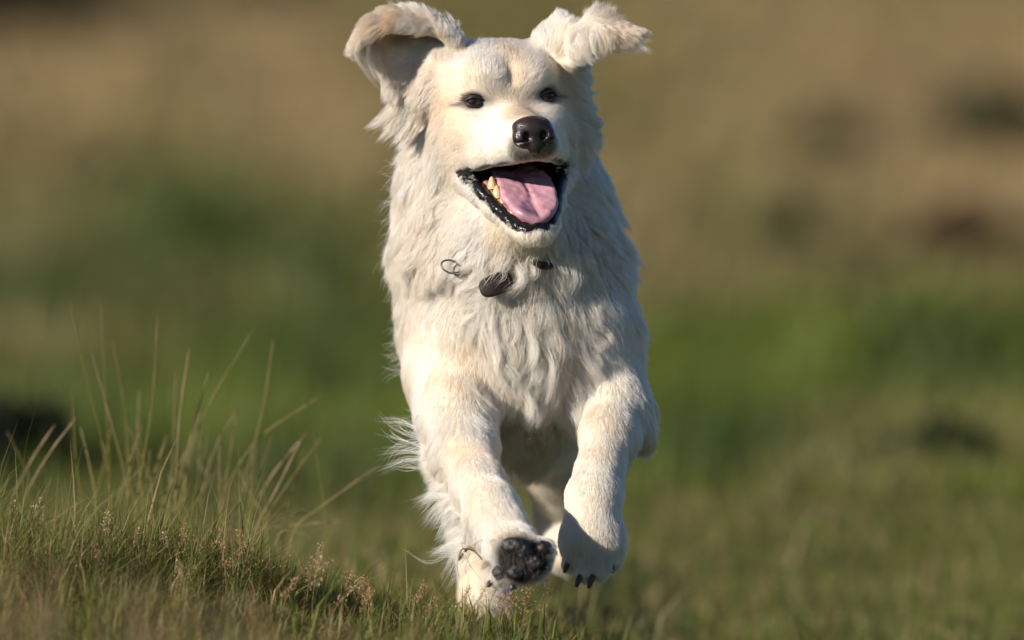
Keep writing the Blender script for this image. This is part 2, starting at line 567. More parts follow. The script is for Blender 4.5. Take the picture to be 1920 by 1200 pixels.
def paint(p, jitter=None):
    """fur colour at points"""
    l = head_local(p)
    base = np.tile(np.array([0.855, 0.765, 0.63]), (len(p), 1))
    white = np.array([0.895, 0.86, 0.80])
    tan = np.array([0.80, 0.55, 0.30])
    nz = vnoise(p / 70.0, 3) * 0.5 + vnoise(p / 28.0, 5) * 0.35
    def mix(w, c):
        nonlocal base
        w = np.clip(w, 0, 1)[:, None]
        base = base * (1 - w) + np.asarray(c) * w
    mix(0.42 + 0.5 * nz, white)
    tz = vnoise(p / 95.0, 13) * .5 + vnoise(p / 36.0, 15) * .5
    mix(np.clip(tz * .9 - .05, 0, .26), tan)
    rf = np.exp(-(((p - pt(815, 400, 240)) / np.array([110, 120, 120])) ** 2).sum(1)) + .7 * np.exp(-(((p - pt(1000, 530, 170)) / np.array([70, 90, 60])) ** 2).sum(1))
    mix(rf * (.20 + .35 * nz), tan)
    # white face, cheeks and muzzle
    inhead = (l[:, 1] < 210)
    face = np.exp(-((l[:, 0] / 135) ** 2 + ((l[:, 2] + 78) / 92) ** 2 + ((l[:, 1] - 30) / 160) ** 2)) * 1.7
    mix(face * inhead, white)
    # tan centre line over the brow and bridge, tan temples
    stripe = np.exp(-((l[:, 0] - 12) / 26) ** 2) * (l[:, 2] > -50) * (l[:, 2] < 120) * inhead * (l[:, 1] < 120)
    mix(stripe * (0.42 + 0.3 * nz), tan)
    bridge = np.exp(-((l[:, 0]) / 44) ** 2 - ((l[:, 2] + 32) / 20) ** 2) * (l[:, 1] < 30) * inhead
    mix(bridge * 0.55, tan)
    temple = np.exp(-((np.abs(l[:, 0]) - 112) / 34) ** 2 - ((l[:, 2] + 20) / 110) ** 2) * inhead
    mix(temple * np.clip(.5 + .5 * nz, 0, .8), tan)
    # ears
    for P, k in zip(EARP, (0.5, 0.5)):
        tip = P[:, -14:].reshape(-1, 3)[::17]
        d = np.min(((p[:, None, :] - tip[None]) ** 2).sum(2), 1) ** 0.5 if len(p) < 60000 else np.concatenate([np.min(((c[:, None, :] - tip[None]) ** 2).sum(2), 1) ** 0.5 for c in np.array_split(p, len(p) // 20000)])
        mix(np.exp(-(d / 38) ** 2) * k, tan)
    flap = EARP[0][46:, ::4].reshape(-1, 3)[::6]
    d = np.concatenate([np.min(((c[:, None, :] - flap[None]) ** 2).sum(2), 1) ** .5 for c in np.array_split(p, max(1, len(p) // 20000))])
    mix(np.clip((24 - d) / 14, 0, 1) * np.clip(.55 + .5 * vnoise(p / np.array([40, 40, 14]), 17), 0, 1), tan)
    mix(ear_inner(p) * 0.8, (0.26, 0.14, 0.09))
    pk = np.exp(-(((p - pt(775, 128, 205)) / np.array([26, 40, 22])) ** 2).sum(1))
    mix(pk * 0.5, (0.80, 0.50, 0.42))
    # dark rims of the eyes
    for e in EYES:
        dx, dz, dy = l[:, 0] - e[0], l[:, 2] - e[2], l[:, 1] - e[1]
        s = -1 if e[0] < 0 else 1
        r = np.sqrt((dx / 1.2) ** 2 + (dz * 1.15) ** 2 + (dy * .5) ** 2)
        mix(np.clip((26 - r) / 9, 0, 1) * 0.8, (0.06, 0.045, 0.035))
        oc = np.exp(-((dx - s * 30) / 11) ** 2 - ((dz + 4) / 4.5) ** 2) * (np.abs(dy) < 40)
        mix(oc * 0.85, (0.06, 0.045, 0.035))
        ic = np.exp(-((dx + s * 26) / 9) ** 2 - ((dz + 0) / 11) ** 2) * (np.abs(dy) < 45)
        mix(ic * 0.6, (0.16, 0.13, 0.11))
    # grey muzzle round the nose and under it
    dn = np.sqrt((l[:, 0] / 46) ** 2 + ((l[:, 1] + 140) / 30) ** 2 + ((l[:, 2] + 92) / 34) ** 2)
    mix(np.clip((1.30 - dn) / 0.42, 0, 1) * 0.88, (0.09, 0.078, 0.07))
    dl = curve_dist(p, UPPER_LIP)
    mix(np.clip((9 - dl) / 5, 0, 1) * 0.9, (0.03, 0.025, 0.022))
    # mud on the sole
    mix(sole_mask(p) * 2.6 - 0.5, (0.020, 0.014, 0.010))
    return np.clip(base, 0.01, 0.93)

skin = paint(body_v) * np.array([0.86, 0.78, 0.66])
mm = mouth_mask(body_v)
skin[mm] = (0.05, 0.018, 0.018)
corner = np.minimum(*[np.linalg.norm((head_local(body_v) - np.array([sx_ * 88, 52, -129])) / np.array([1, 1, .62]), axis=1) for sx_ in (-1, 1)])
skin[curve_dist(body_v, LOWER_LIP) < 13] = (0.012, 0.010, 0.010)
skin[corner < 24] = (0.012, 0.010, 0.010)
skin_mat = attr_mat('fur_skin', 'tint', 0.75, spec=0.15)
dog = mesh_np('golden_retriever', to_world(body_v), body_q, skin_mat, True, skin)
put(dog, None, 'cream golden retriever bounding forward, ears flung up, mouth open', 'dog')

def part(name, v, f, mat, parent=dog, label=None, colors=None, smooth=True):
    o = mesh_np(name, to_world(v), f, mat, smooth, colors)
    put(o, parent)
    if label:
        o['label'] = label
    return o

# ---- wet black lips
m_lip, nt, b = new_mat('wet_black_lip')
b.inputs['Base Color'].default_value = (0.008, 0.007, 0.007, 1)
b.inputs['Roughness'].default_value = 0.2
b.inputs['Specular IOR Level'].default_value = 0.3
tc = N(nt, 'ShaderNodeTexCoord')
bump(nt, b, noise(nt, tc.outputs['Object'], 260, 3), 0.5, 0.002)
def lip(name, ctrl, r0, bumps, n=120, zs=0):
    c = spline([H(x, y, z + zs) for x, y, z in ctrl], n)
    t = np.linspace(0, 1, n)
    r = r0 * (0.35 + 0.72 * np.sin(np.pi * np.clip(t, 0.02, 0.98)) ** 0.6)
    v, f = tube(c, r, 12)
    nn = vnoise(v / 9.0, 11) * bumps + vnoise(v / 24.0, 12) * bumps
    k = np.repeat(np.arange(n), 12)
    v[:n * 12] += norm(v[:n * 12] - c[k]) * nn[:n * 12, None]
    return part(name, v, f, m_lip)
lip('lower_lip', LOWER_LIP, 13.5, 2.6)
lip('upper_lip', UPPER_LIP, 5.0, 1.0, zs=2)

# ---- nose
def build_nose():
    Fn = Field(np.array([-60, -185, -130]), np.array([60, -85, -20]), 1.6)
    Fn.ell((0, -134, -66), (37, 26, 27), 8)
    Fn.ell((0, -128, -54), (36, 26, 16), 10)
    for s in (-1, 1):
        Fn.ell((s * 24, -142, -76), (17, 17, 18), 8)
    Fn.ell((0, -140, -92), (15, 18, 18), 10)
    for s in (-1, 1):
        Fn.ell((s * 16, -164, -75), (8.5, 16, 10.5), 4, R_euler(0, s * 0.35, 0), True)
        Fn.cap((s * 20, -160, -86), (s * 38, -146, -84), 4, 2.5, 4, True)
    Fn.cap((0, -168, -70), (0, -162, -115), 2.6, 2.6, 4, True)
    v, q = Fn.mesh()
    v = smooth_mesh(v, q, 1, 0.5)
    return v, q
nv, nq = build_nose()
m_nose, nt, b = new_mat('wet_nose_leather')
tc = N(nt, 'ShaderNodeTexCoord')
nf = noise(nt, tc.outputs['Object'], 40, 3)
nt.links.new(ramp(nt, nf, [(0.3, (0.010, 0.007, 0.006)), (0.7, (0.036, 0.021, 0.018))]), b.inputs['Base Color'])
b.inputs['Roughness'].default_value = 0.3
vo = N(nt, 'ShaderNodeTexVoronoi')
vo.inputs['Scale'].default_value = 620
nt.links.new(tc.outputs['Object'], vo.inputs['Vector'])
bump(nt, b, vo.outputs['Distance'], 0.6, 0.0006)
part('nose', HO + nv @ RH.T, nq, m_nose)

# ---- eyes and lids
m_eye, nt, b = new_mat('brown_eye')
tc = N(nt, 'ShaderNodeTexCoord')
sx = N(nt, 'ShaderNodeSeparateXYZ')
nt.links.new(tc.outputs['Object'], sx.inputs[0])
h2 = N(nt, 'ShaderNodeVectorMath', operation='MULTIPLY')
h2.inputs[1].default_value = (1, 0, 1)
nt.links.new(tc.outputs['Object'], h2.inputs[0])
ln = N(nt, 'ShaderNodeVectorMath', operation='LENGTH')
nt.links.new(h2.outputs[0], ln.inputs[0])
mu = N(nt, 'ShaderNodeMath', operation='MULTIPLY')
mu.inputs[1].default_value = 1 / (17 * S)
nt.links.new(ln.outputs['Value'], mu.inputs[0])
nt.links.new(ramp(nt, mu.outputs[0], [(0.0, (0.003, 0.003, 0.003)), (0.30, (0.004, 0.003, 0.003)), (0.36, (0.020, 0.008, 0.003)), (0.66, (0.042, 0.018, 0.008)), (0.74, (0.006, 0.004, 0.003)), (1.0, (0.05, 0.04, 0.035))]), b.inputs['Base Color'])
b.inputs['Roughness'].default_value = 0.4
b.inputs['Coat Weight'].default_value = 0.5
b.inputs['Specular IOR Level'].default_value = 0.15
b.inputs['Coat Roughness'].default_value = 0.03
m_lid, nt, b = new_mat('black_eyelid')
b.inputs['Base Color'].default_value = (0.014, 0.011, 0.010, 1)
b.inputs['Roughness'].default_value = 0.45
import bmesh
for e in EYES:
    s = -1 if e[0] < 0 else 1
    c = H(*e)
    bm = bmesh.new()
    bmesh.ops.create_uvsphere(bm, u_segments=32, v_segments=20, radius=17 * S)
    me = bpy.data.meshes.new('eyeball')
    bm.to_mesh(me); bm.free()
    me.polygons.foreach_set('use_smooth', [True] * len(me.polygons))
    me.materials.append(m_eye)
    eo = bpy.data.objects.new('eyeball', me)
    eo.location = to_world(c)
    eo.rotation_euler = (0, 0, YAW * 0.4 + s * 0.16)
    put(eo, dog)
    def lidpt(az, el, r):
        az = az * s
        return H(e[0] + r * math.sin(az) * math.cos(el), e[1] - r * math.cos(az) * math.cos(el), e[2] + r * math.sin(el))
    for nm, top in (('upper_eyelid', 1), ('lower_eyelid', -1)):
        path, rad = [], []
        for k in range(25):
            a = k / 24
            az = math.radians(-66 + 136 * a)
            bow = math.sin(math.pi * a) ** 0.8
            el = math.radians((29 if top > 0 else -30) * bow - 8 + 8 * a)
            path.append(lidpt(az, el, 18.2 + (1.2 if top > 0 else 0)))
            rad.append(1.3 + (1.4 if top > 0 else 0.7) * bow)
        v, f = tube(path, rad, 10)
        lo_ = part(nm, v, f, m_lid, parent=eo)
        lo_.matrix_parent_inverse = (Matrix.Translation(eo.location) @ eo.rotation_euler.to_matrix().to_4x4()).inverted()

# ---- tongue
def build_tongue():
    Ft = Field((-85, -130, -285), (95, 90, -120), 2.2)
    ctrl = spline([(4, 70, -146), (5, 20, -160), (5, -30, -182), (6, -72, -214), (7, -98, -234)], 26)
    wid = np.interp(np.linspace(0, 1, 26), [0, .3, .6, .85, 1], [36, 44, 46, 37, 22])
    for c, w in zip(ctrl, wid):
        for k in np.linspace(-1, 1, 13):
            dz = 13 * abs(k) ** 1.7
            r = 10.5 - 3.5 * abs(k) ** 3
            q = (c[0] + k * w, c[1] + 4 * abs(k), c[2] + dz * 0.8)
            Ft.cap(q, q, r, r, 3)
    g = spline([(5, 60, -136), (6, 20, -149), (6, -30, -170), (7, -74, -201), (8, -101, -223)], 14)
    for i in range(len(g) - 1):
        Ft.cap(g[i], g[i + 1], 2.4, 2.4, 7, True)
    v, q = Ft.mesh()
    v = smooth_mesh(v, q, 3, 0.5)
    n = vert_normals(v, q)
    v = v + n * (vnoise(v / 24, 21) * 3.4 + vnoise(v / 9, 22) * 0.9)[:, None]
    return v, q
tv, tq = build_tongue()
m_ton, nt, b = new_mat('pink_tongue')
a = N(nt, 'ShaderNodeAttribute', attribute_name='tint')
nt.links.new(a.outputs['Color'], b.inputs['Base Color'])
b.inputs['Roughness'].default_value = 0.3
b.inputs['Subsurface Weight'].default_value = 0.25
b.inputs['Subsurface Radius'].default_value = (0.006, 0.002, 0.002)
b.inputs['Subsurface Scale'].default_value = 0.5
tc = N(nt, 'ShaderNodeTexCoord')
bump(nt, b, noise(nt, tc.outputs['Object'], 420, 4), 0.45, 0.0012)
tcol = np.tile(np.array([0.46, 0.235, 0.275]), (len(tv), 1))
tcol *= (1 + 0.22 * vnoise(tv / 11, 31))[:, None]
spot = np.exp(-((tv[:, 0] + 12) / 13) ** 2 - ((tv[:, 2] + 212) / 14) ** 2) * 0.85
tcol = tcol * (1 - spot[:, None]) + np.array([0.09, 0.05, 0.10]) * spot[:, None]
part('tongue', HO + tv @ RH.T, tq, m_ton, colors=np.clip(tcol, 0, 1))

# ---- teeth, gum
m_tooth, nt, b = new_mat('ivory_tooth')
b.inputs['Base Color'].default_value = (0.58, 0.40, 0.20, 1)
b.inputs['Roughness'].default_value = 0.3
m_gum, nt, b = new_mat('wet_gum')
b.inputs['Base Color'].default_value = (0.42, 0.18, 0.15, 1)
b.inputs['Roughness'].default_value = 0.3
def tooth(x, y, z, w, h, up=1, lean=0):
    prof = [(0, 1.0), (.3, 1.04), (.55, .86), (.78, .58), (.93, .34), (1, .06)]
    V, F, n = [], [], 10
    for t, r in prof:
        for k in range(n):
            th = 2 * math.pi * k / n
            V.append(H(x + w * r * math.cos(th) * 0.8 + lean * t * h, y + w * r * math.sin(th), z + up * h * t))
    for i in range(len(prof) - 1):
        for k in range(n):
            F.append((i * n + k, i * n + (k + 1) % n, (i + 1) * n + (k + 1) % n, (i + 1) * n + k))
    return part('tooth', np.array(V), np.array(F), m_tooth)
for s in (-1, 1):
    if s > 0:
        tooth(52, 2, -168, 8, 16); tooth(48, -17, -185, 8, 16)
        continue
    tooth(s * 54, 2, -168, 11, 24)
    tooth(s * 50, -17, -186, 11.5, 25)
    tooth(s * 43, -36, -196, 8.5, 22)
    tooth(s * 33, -62, -224, 6, 16, lean=s * 0.2)
for k in range(6):
    tooth(-15 + 6 * k, -88 - 3 * (1 - abs(k - 2.5) / 2.5), -250, 3.4, 8)
for s in (-1, 1):
    v, f = tube(spline([H(s * 60, 30, -158), H(s * 52, -10, -186), H(s * 40, -50, -214), H(s * 24, -78, -236), H(0, -84, -242)], 30), 9, 10)
    part('gum', v, f, m_gum)

# ---- pads under the raised paw, claws
m_pad, nt, b = new_mat('muddy_black_pad')
tc = N(nt, 'ShaderNodeTexCoord')
nf = noise(nt, tc.outputs['Object'], 90, 5)
nt.links.new(ramp(nt, nf, [(0.35, (0.006, 0.005, 0.004)), (0.62, (0.016, 0.011, 0.009)), (0.78, (0.06, 0.036, 0.022))]), b.inputs['Base Color'])
b.inputs['Roughness'].default_value = 0.42
bump(nt, b, noise(nt, tc.outputs['Object'], 300, 5), 0.8, 0.002)
def pad(u, v, d, r, rz):
    Fp = Field(pt(u, v, d) - 50, pt(u, v, d) + 50, 2.4)
    Fp.ell(pt(u, v, d), r, 4, R_euler(0, rz, 0))
    vv, q = Fp.mesh()
    vv = vv + vert_normals(vv, q) * (vnoise(vv / 9, 41) * 2.2)[:, None]
    return part('paw_pad', vv, q, m_pad)
pad(972, 1030, -268, (33, 12, 20), 0.45)
pad(937, 1076, -250, (16, 11, 14), 0.2)
pad(966, 1074, -268, (17, 11, 15), 0.3)
pad(1002, 1056, -268, (17, 11, 15), 0.6)
pad(1018, 1028, -256, (14, 11, 15), 0.9)
pad(934, 1018, -220, (12, 11, 12), 0.0)
m_claw, nt, b = new_mat('dark_horn_claw')
b.inputs['Base Color'].default_value = (0.05, 0.033, 0.024, 1)
b.inputs['Roughness'].default_value = 0.35
def claw(a, m, e, r=6.5):
    path = spline([pt(*a), pt(*m), pt(*e)], 9)
    v, f = tube(path, np.interp(np.linspace(0, 1, 9), [0, .5, 1], [r, r * .85, r * .5]), 8)
    part('claw', v, f, m_claw)
claw((1066, 1052, -18), (1062, 1062, -26), (1058, 1074, -30))
claw((1089, 1078, -36), (1084, 1090, -42), (1080, 1101, -44), 6.5)
claw((1112, 1080, -36), (1107, 1092, -42), (1104, 1103, -44), 6.5)
claw((1146, 1054, -18), (1148, 1064, -26), (1148, 1075, -28))
claw((924, 1088, -234), (918, 1094, -246), (916, 1100, -252))
claw((962, 1094, -252), (960, 1100, -262), (960, 1106, -266))
claw((1016, 1062, -254), (1024, 1064, -264), (1030, 1068, -266))

# ------------------------------------------------------------------ fur
# guides: place (u, v, d), direction (right, down, away), length, lift off the skin, clump, curl
G = [
 # face
 (978, 212, 50, 0.05, -0.6, 1, 8, 0.108, 0.14, 0), (940, 120, 110, -0.1, -1, .5, 13, 0.132, 0.21, .1), (960, 80, 170, 0, -1, .8, 16, 0.18, 0.28, .1),
 (890, 150, 105, -.4, -1, .5, 12, 0.15, 0.21, 0), (1025, 145, 125, .5, -1, .5, 12, 0.15, 0.21, 0), (870, 225, 105, -1, .45, .6, 11, 0.12, 0.14, 0),
 (850, 150, 150, -.9, -.3, .6, 15, 0.15, 0.21, .1), (905, 265, 60, -1, .3, .6, 9, 0.108, 0.14, 0), (855, 270, 130, -1, .5, .6, 14, 0.132, 0.21, .1), (1060, 190, 150, .8, .2, .8, 14, 0.15, 0.21, .1),
 (1045, 255, 80, .8, .25, 1, 9, 0.12, 0.14, 0), (1020, 280, 10, .5, .7, .7, 8, 0.18, 0.28, 0), (960, 285, 0, -.5, .8, .5, 8, 0.18, 0.28, 0), (920, 300, 40, -.8, .5, .5, 8, 0.15, 0.21, 0),
 (1075, 240, 200, .7, .6, .8, 34, .35, .6, .4), (800, 230, 200, -.6, 1, .4, 36, .3, .6, .5), (810, 290, 210, -.4, 1, .3, 38, .3, .6, .5),
 (820, 180, 195, -.7, .7, .4, 26, .25, .5, .3), (1090, 150, 215, .8, .5, .6, 44, .4, .7, .5), (1110, 210, 240, .9, .7, .5, 58, .45, .75, .6),
 # jaw, throat
 (870, 370, 140, -.5, 1, .3, 16, .2, .4, .1), (920, 420, 80, -.3, 1, .4, 13, .25, .4, .1), (985, 455, 30, 0, 1, .5, 11, .35, .5, .1), (1040, 400, 110, .4, 1, .5, 14, .25, .4, .1),
 (960, 470, 140, -.15, 1, .1, 59, 0.345, .75, 0.875), (900, 440, 170, -.4, 1, .1, 65, 0.345, .75, 1), (1030, 460, 160, .3, 1, .1, 59, 0.345, .7, 0.875),
 # ruff
 (760, 330, 300, -.8, 1, .3, 76, 0.483, .7, 0.75), (750, 430, 310, -.7, 1, .3, 78, 0.483, .75, 0.875), (815, 380, 220, -.6, 1, .2, 68, 0.345, .7, 1), (830, 470, 210, -.5, .9, .1, 76, 0.345, .75, 1.125),
 (1120, 330, 300, .6, 1, .4, 62, 0.46, .65, 0.625), (1150, 430, 310, .55, 1, .4, 62, 0.46, .65, 0.625), (1090, 430, 220, .4, 1, .2, 62, 0.368, .7, 0.875),
 (790, 250, 280, -.9, .9, .2, 65, 0.483, .7, 0.875),
 # chest
 (930, 540, 180, -.1, 1, 0, 70, 0.345, .75, 0.875), (1000, 560, 180, .1, 1, 0, 70, 0.368, .75, 0.875), (970, 640, 160, .05, 1, 0, 81, 0.4025, .8, 1), (1010, 700, 180, .15, 1, 0, 84, 0.4025, .8, 1),
 (930, 720, 190, -.1, 1, 0, 73, 0.4025, .8, 0.875), (1060, 580, 200, .5, 1, .1, 62, 0.368, .7, 0.625), (1060, 680, 210, .3, 1, .1, 62, 0.368, .7, 0.625),
 (840, 560, 200, -.55, .9, .2, 30, .2, .5, .3), (810, 640, 210, -.3, 1, .15, 20, .12, .2, .08), (860, 680, 200, -.1, 1, .05, 20, .12, .2, .08),
 (1140, 560, 250, .5, 1, .4, 34, .28, .5, .3), (1150, 660, 250, .4, 1, .35, 28, .25, .45, .2), (740, 540, 380, -.5, 1, .5, 54, 0.4025, .6, 0.625),
 (745, 680, 480, -.4, 1, .6, 34, .35, .6, .4), (1190, 620, 420, .4, 1, .6, 32, .35, .6, .3), (1195, 740, 480, .3, 1, .6, 34, .35, .6, .3),
 (966, 790, 330, 0, 1, .2, 54, 0.345, .7, 0.625), (990, 830, 560, 0, 1, .5, 54, 0.345, .6, 0.5), (966, 400, 700, 0, -.1, 1, 30, .25, .5, .3), (966, 480, 1050, 0, .2, 1, 34, .25, .5, .3),
 (770, 620, 900, -.3, .8, 1, 34, .25, .5, .3), (1170, 620, 900, .3, .8, 1, 34, .25, .5, .3),
 # near foreleg
 (850, 770, 120, 0, 1, -.1, 19.5, .13, .3, .12), (900, 780, 190, .5, 1, .1, 22, .25, .5, .2), (885, 860, 0, .15, 1, -.2, 15.6, .13, .3, .12), (915, 930, -110, .25, 1, -.3, 15.6, .13, .3, .12), (950, 985, -190, .4, .9, -.3, 18.2, .13, .3, .12),
 (950, 900, 0, .4, 1, .2, 16.9, .13, .3, .12), (795, 780, 250, -.7, 1, .3, 34, .35, .7, .5), (815, 860, 120, -.6, 1, .4, 46, .4, .75, .6), (845, 930, 20, -.7, .9, .4, 52, .42, .75, .7), (880, 1000, -105, -.7, .8, .3, 46, .4, .75, .7),
 (925, 1050, -200, -.4, 1, -.2, 22, .35, .6, .3), (975, 1040, -273, .1, .7, -1, 14, .5, .75, .4), (1020, 1000, -220, .8, .5, -.4, 16, .3, .5, .2), (960, 1095, -230, 0, 1, -.4, 14, .4, .6, .2),
 # far foreleg
 (1130, 770, 160, -.05, 1, -.1, 19.5, .13, .3, .12), (1120, 850, 60, -.05, 1, -.1, 15.6, .13, .3, .12), (1112, 920, -25, 0, 1, -.1, 14.3, .13, .3, .12), (1112, 1000, -55, 0, 1, 0, 16.9, .13, .3, .12),
 (1060, 1020, -20, -.25, 1, 0, 16.9, .13, .3, .12), (1165, 1020, -20, .3, 1, .1, 18.2, .13, .3, .12), (1112, 1075, -50, 0, 1, -.1, 16, .13, 0.3, .05), (1075, 830, 120, -.5, 1, .2, 16, .13, 0.2, .1),
 (1200, 800, 250, .5, 1, .4, 34, .38, .7, .4), (1195, 880, 160, .5, 1, .3, 34, .38, .7, .5), (1170, 940, 50, .5, 1, .2, 18, .13, 0.25, .2),
 # hind legs
 (890, 860, 900, -.1, 1, .2, 26, .25, .5, .2), (905, 1100, 850, 0, 1, -.1, 14, .2, .3, .1), (1010, 1050, 850, 0, 1, 0, 14, .2, .3, .1), (1040, 860, 880, .1, 1, .2, 26, .25, .5, .2),
 # raised ear
 (685, 52, 105, -.85, .55, -.1, 28, .24, .6, .4), (740, 30, 140, -.8, .5, -.3, 32, .22, .55, .5), (790, 40, 165, -.6, .4, -.3, 28, .22, .55, .4), (745, 10, 185, -.6, -.4, -.1, 26, .4, .6, .4), (800, 25, 210, -.1, -1, .3, 30, .4, .65, .5), (850, 50, 230, .2, -1, .3, 28, .4, .6, .4),
 (835, 90, 180, -.2, -.9, .2, 26, .25, .5, .3), (750, 92, 230, -.5, .2, 0, 7, .2, .2, 0), (700, 100, 170, -.5, .8, -.1, 24, .35, .6, .3), (735, 165, 200, -.5, 1, 0, 46, .32, .75, .6), (775, 130, 200, -.5, .8, .1, 15, .2, .3, .2), (790, 175, 190, -.6, .8, .1, 30, .25, .6, .4), (730, 60, 260, -.3, -.8, .6, 24, .35, .6, .4),
 # flung ear
 (1085, 65, 120, .4, .8, -.2, 38, .22, .55, .6), (1130, 60, 108, .5, .8, -.1, 38, .22, .55, .6), (1120, 25, 160, .15, -1, .1, 34, .5, .6, .7), (1050, 30, 195, .1, -1, .2, 20, .3, .5, .3), (1180, 68, 115, .9, .3, 0, 28, .3, .5, .4), (1205, 62, 126, 1, -.2, 0, 14, .3, .5, .1), (1150, 88, 125, .6, .7, .2, 20, .35, .55, .3), (1010, 70, 220, .2, -1, .5, 18, .3, .45, .2),
]
G = np.array(G, float)
Gp = np.array([pt(*g[:3]) for g in G])
Gd = norm(np.stack([G[:, 3], G[:, 5], -G[:, 4]], 1))
Gv = G[:, 6:]

def guide_field(p):
    d = np.zeros((len(p), 3)); a = np.zeros((len(p), 4))
    for s in range(0, len(p), 40000):
        q = p[s:s + 40000]
        w = 1 / (((q[:, None, :] - Gp[None]) ** 2).sum(2) + 14 ** 2) ** 2.2
        w /= w.sum(1, keepdims=True)
        d[s:s + 40000] = w @ Gd
        a[s:s + 40000] = w @ np.column_stack([np.log(Gv[:, 0]), Gv[:, 1:]])
    a[:, 0] = np.exp(a[:, 0])
    return norm(d), a

NSTRAND = 500000
tri = np.concatenate([body_q[:, [0, 1, 2]], body_q[:, [0, 2, 3]]])
ta = np.linalg.norm(np.cross(body_v[tri[:, 1]] - body_v[tri[:, 0]], body_v[tri[:, 2]] - body_v[tri[:, 0]]), axis=1) / 2
vl = head_local(body_v)
dens = np.full(len(body_v), 1.0)
dens[body_v[:, 1] > 330] = 0.7
dens[body_v[:, 1] > 520] = 0.22
dens *= np.where(body_n[:, 1] > 0.45, 0.35, 1.0)
headz = (vl[:, 1] < 190) & (vl[:, 2] > -290) & (np.abs(vl[:, 0]) < 170)
dens[headz] *= 2.6
earz = (body_v[:, 2] > pt(0, 250, 200)[2]) & ((body_v[:, 0] < -165) | ((body_v[:, 0] > 85) & (body_v[:, 2] > pt(0, 125, 150)[2])))
dens[earz & ~headz] *= 2.4
legs = (body_v[:, 2] < pt(0, 760, 0)[2]) & (body_v[:, 1] < 330)
dens[legs] *= 1.6
dens[(body_v[:, 1] > 520) & (body_v[:, 2] < pt(0, 950, 850)[2])] *= 4
dens[mouth_mask(body_v)] = 0
ld = np.minimum(curve_dist(body_v, LOWER_LIP), 1e3)
dens[ld < 7] = 0
dens[corner < 22] = 0
for e in EYES:
    r = np.sqrt(((vl - np.array([e[0], e[1] - 8, e[2]])) / np.array([1.1, 1, 0.72])) ** 2 @ np.ones(3))
    dens[r < 18] = 0
dn = np.sqrt((vl[:, 0] / 38) ** 2 + ((vl[:, 1] + 136) / 26) ** 2 + ((vl[:, 2] + 70) / 34) ** 2)
dens[dn < 1.0] = 0
dens *= 1 - 0.75 * np.clip(ear_inner(body_v) * 1.4, 0, 1)
sm = sole_mask(body_v)
dens *= 1 - 0.5 * np.clip(sm * 1.6 - 0.3, 0, 1)
tw = ta * dens[tri].mean(1) * (dens[tri].min(1) > 0)
pick = rng.choice(len(tri), NSTRAND, p=tw / tw.sum())
r1, r2 = np.sqrt(rng.random(NSTRAND)), rng.random(NSTRAND)
bw = np.stack([1 - r1, r1 * (1 - r2), r1 * r2], 1)[:, :, None]
root = (body_v[tri[pick]] * bw).sum(1)
rn = norm((body_n[tri[pick]] * bw).sum(1))

def voronoi(p, size, seed):
    """cell number and cell centre of points in a jittered lattice"""
    q = p / size
    i = np.floor(q).astype(np.int64)
    best = np.full(len(p), 1e9); bc = np.zeros((len(p), 3), np.int64)
    for dx in (-1, 0, 1):
        for dy in (-1, 0, 1):
            for dz in (-1, 0, 1):
                c = i + np.array([dx, dy, dz])
                d = ((q - c - rand3(c, seed)) ** 2).sum(1)
                m = d < best
                best[m] = d[m]; bc[m] = c[m]
    key = (bc[:, 0] + 1000) * 4000000 + (bc[:, 1] + 1000) * 2000 + bc[:, 2] + 1000
    _, inv = np.unique(key, return_inverse=True)
    return inv, rand3(bc, seed + 50), rand3(bc, seed + 51)

def cell_mean(x, inv, n):
    cnt = np.maximum(np.bincount(inv, minlength=n), 1)
    return np.stack([np.bincount(inv, x[:, k], n) / cnt for k in range(3)], 1)

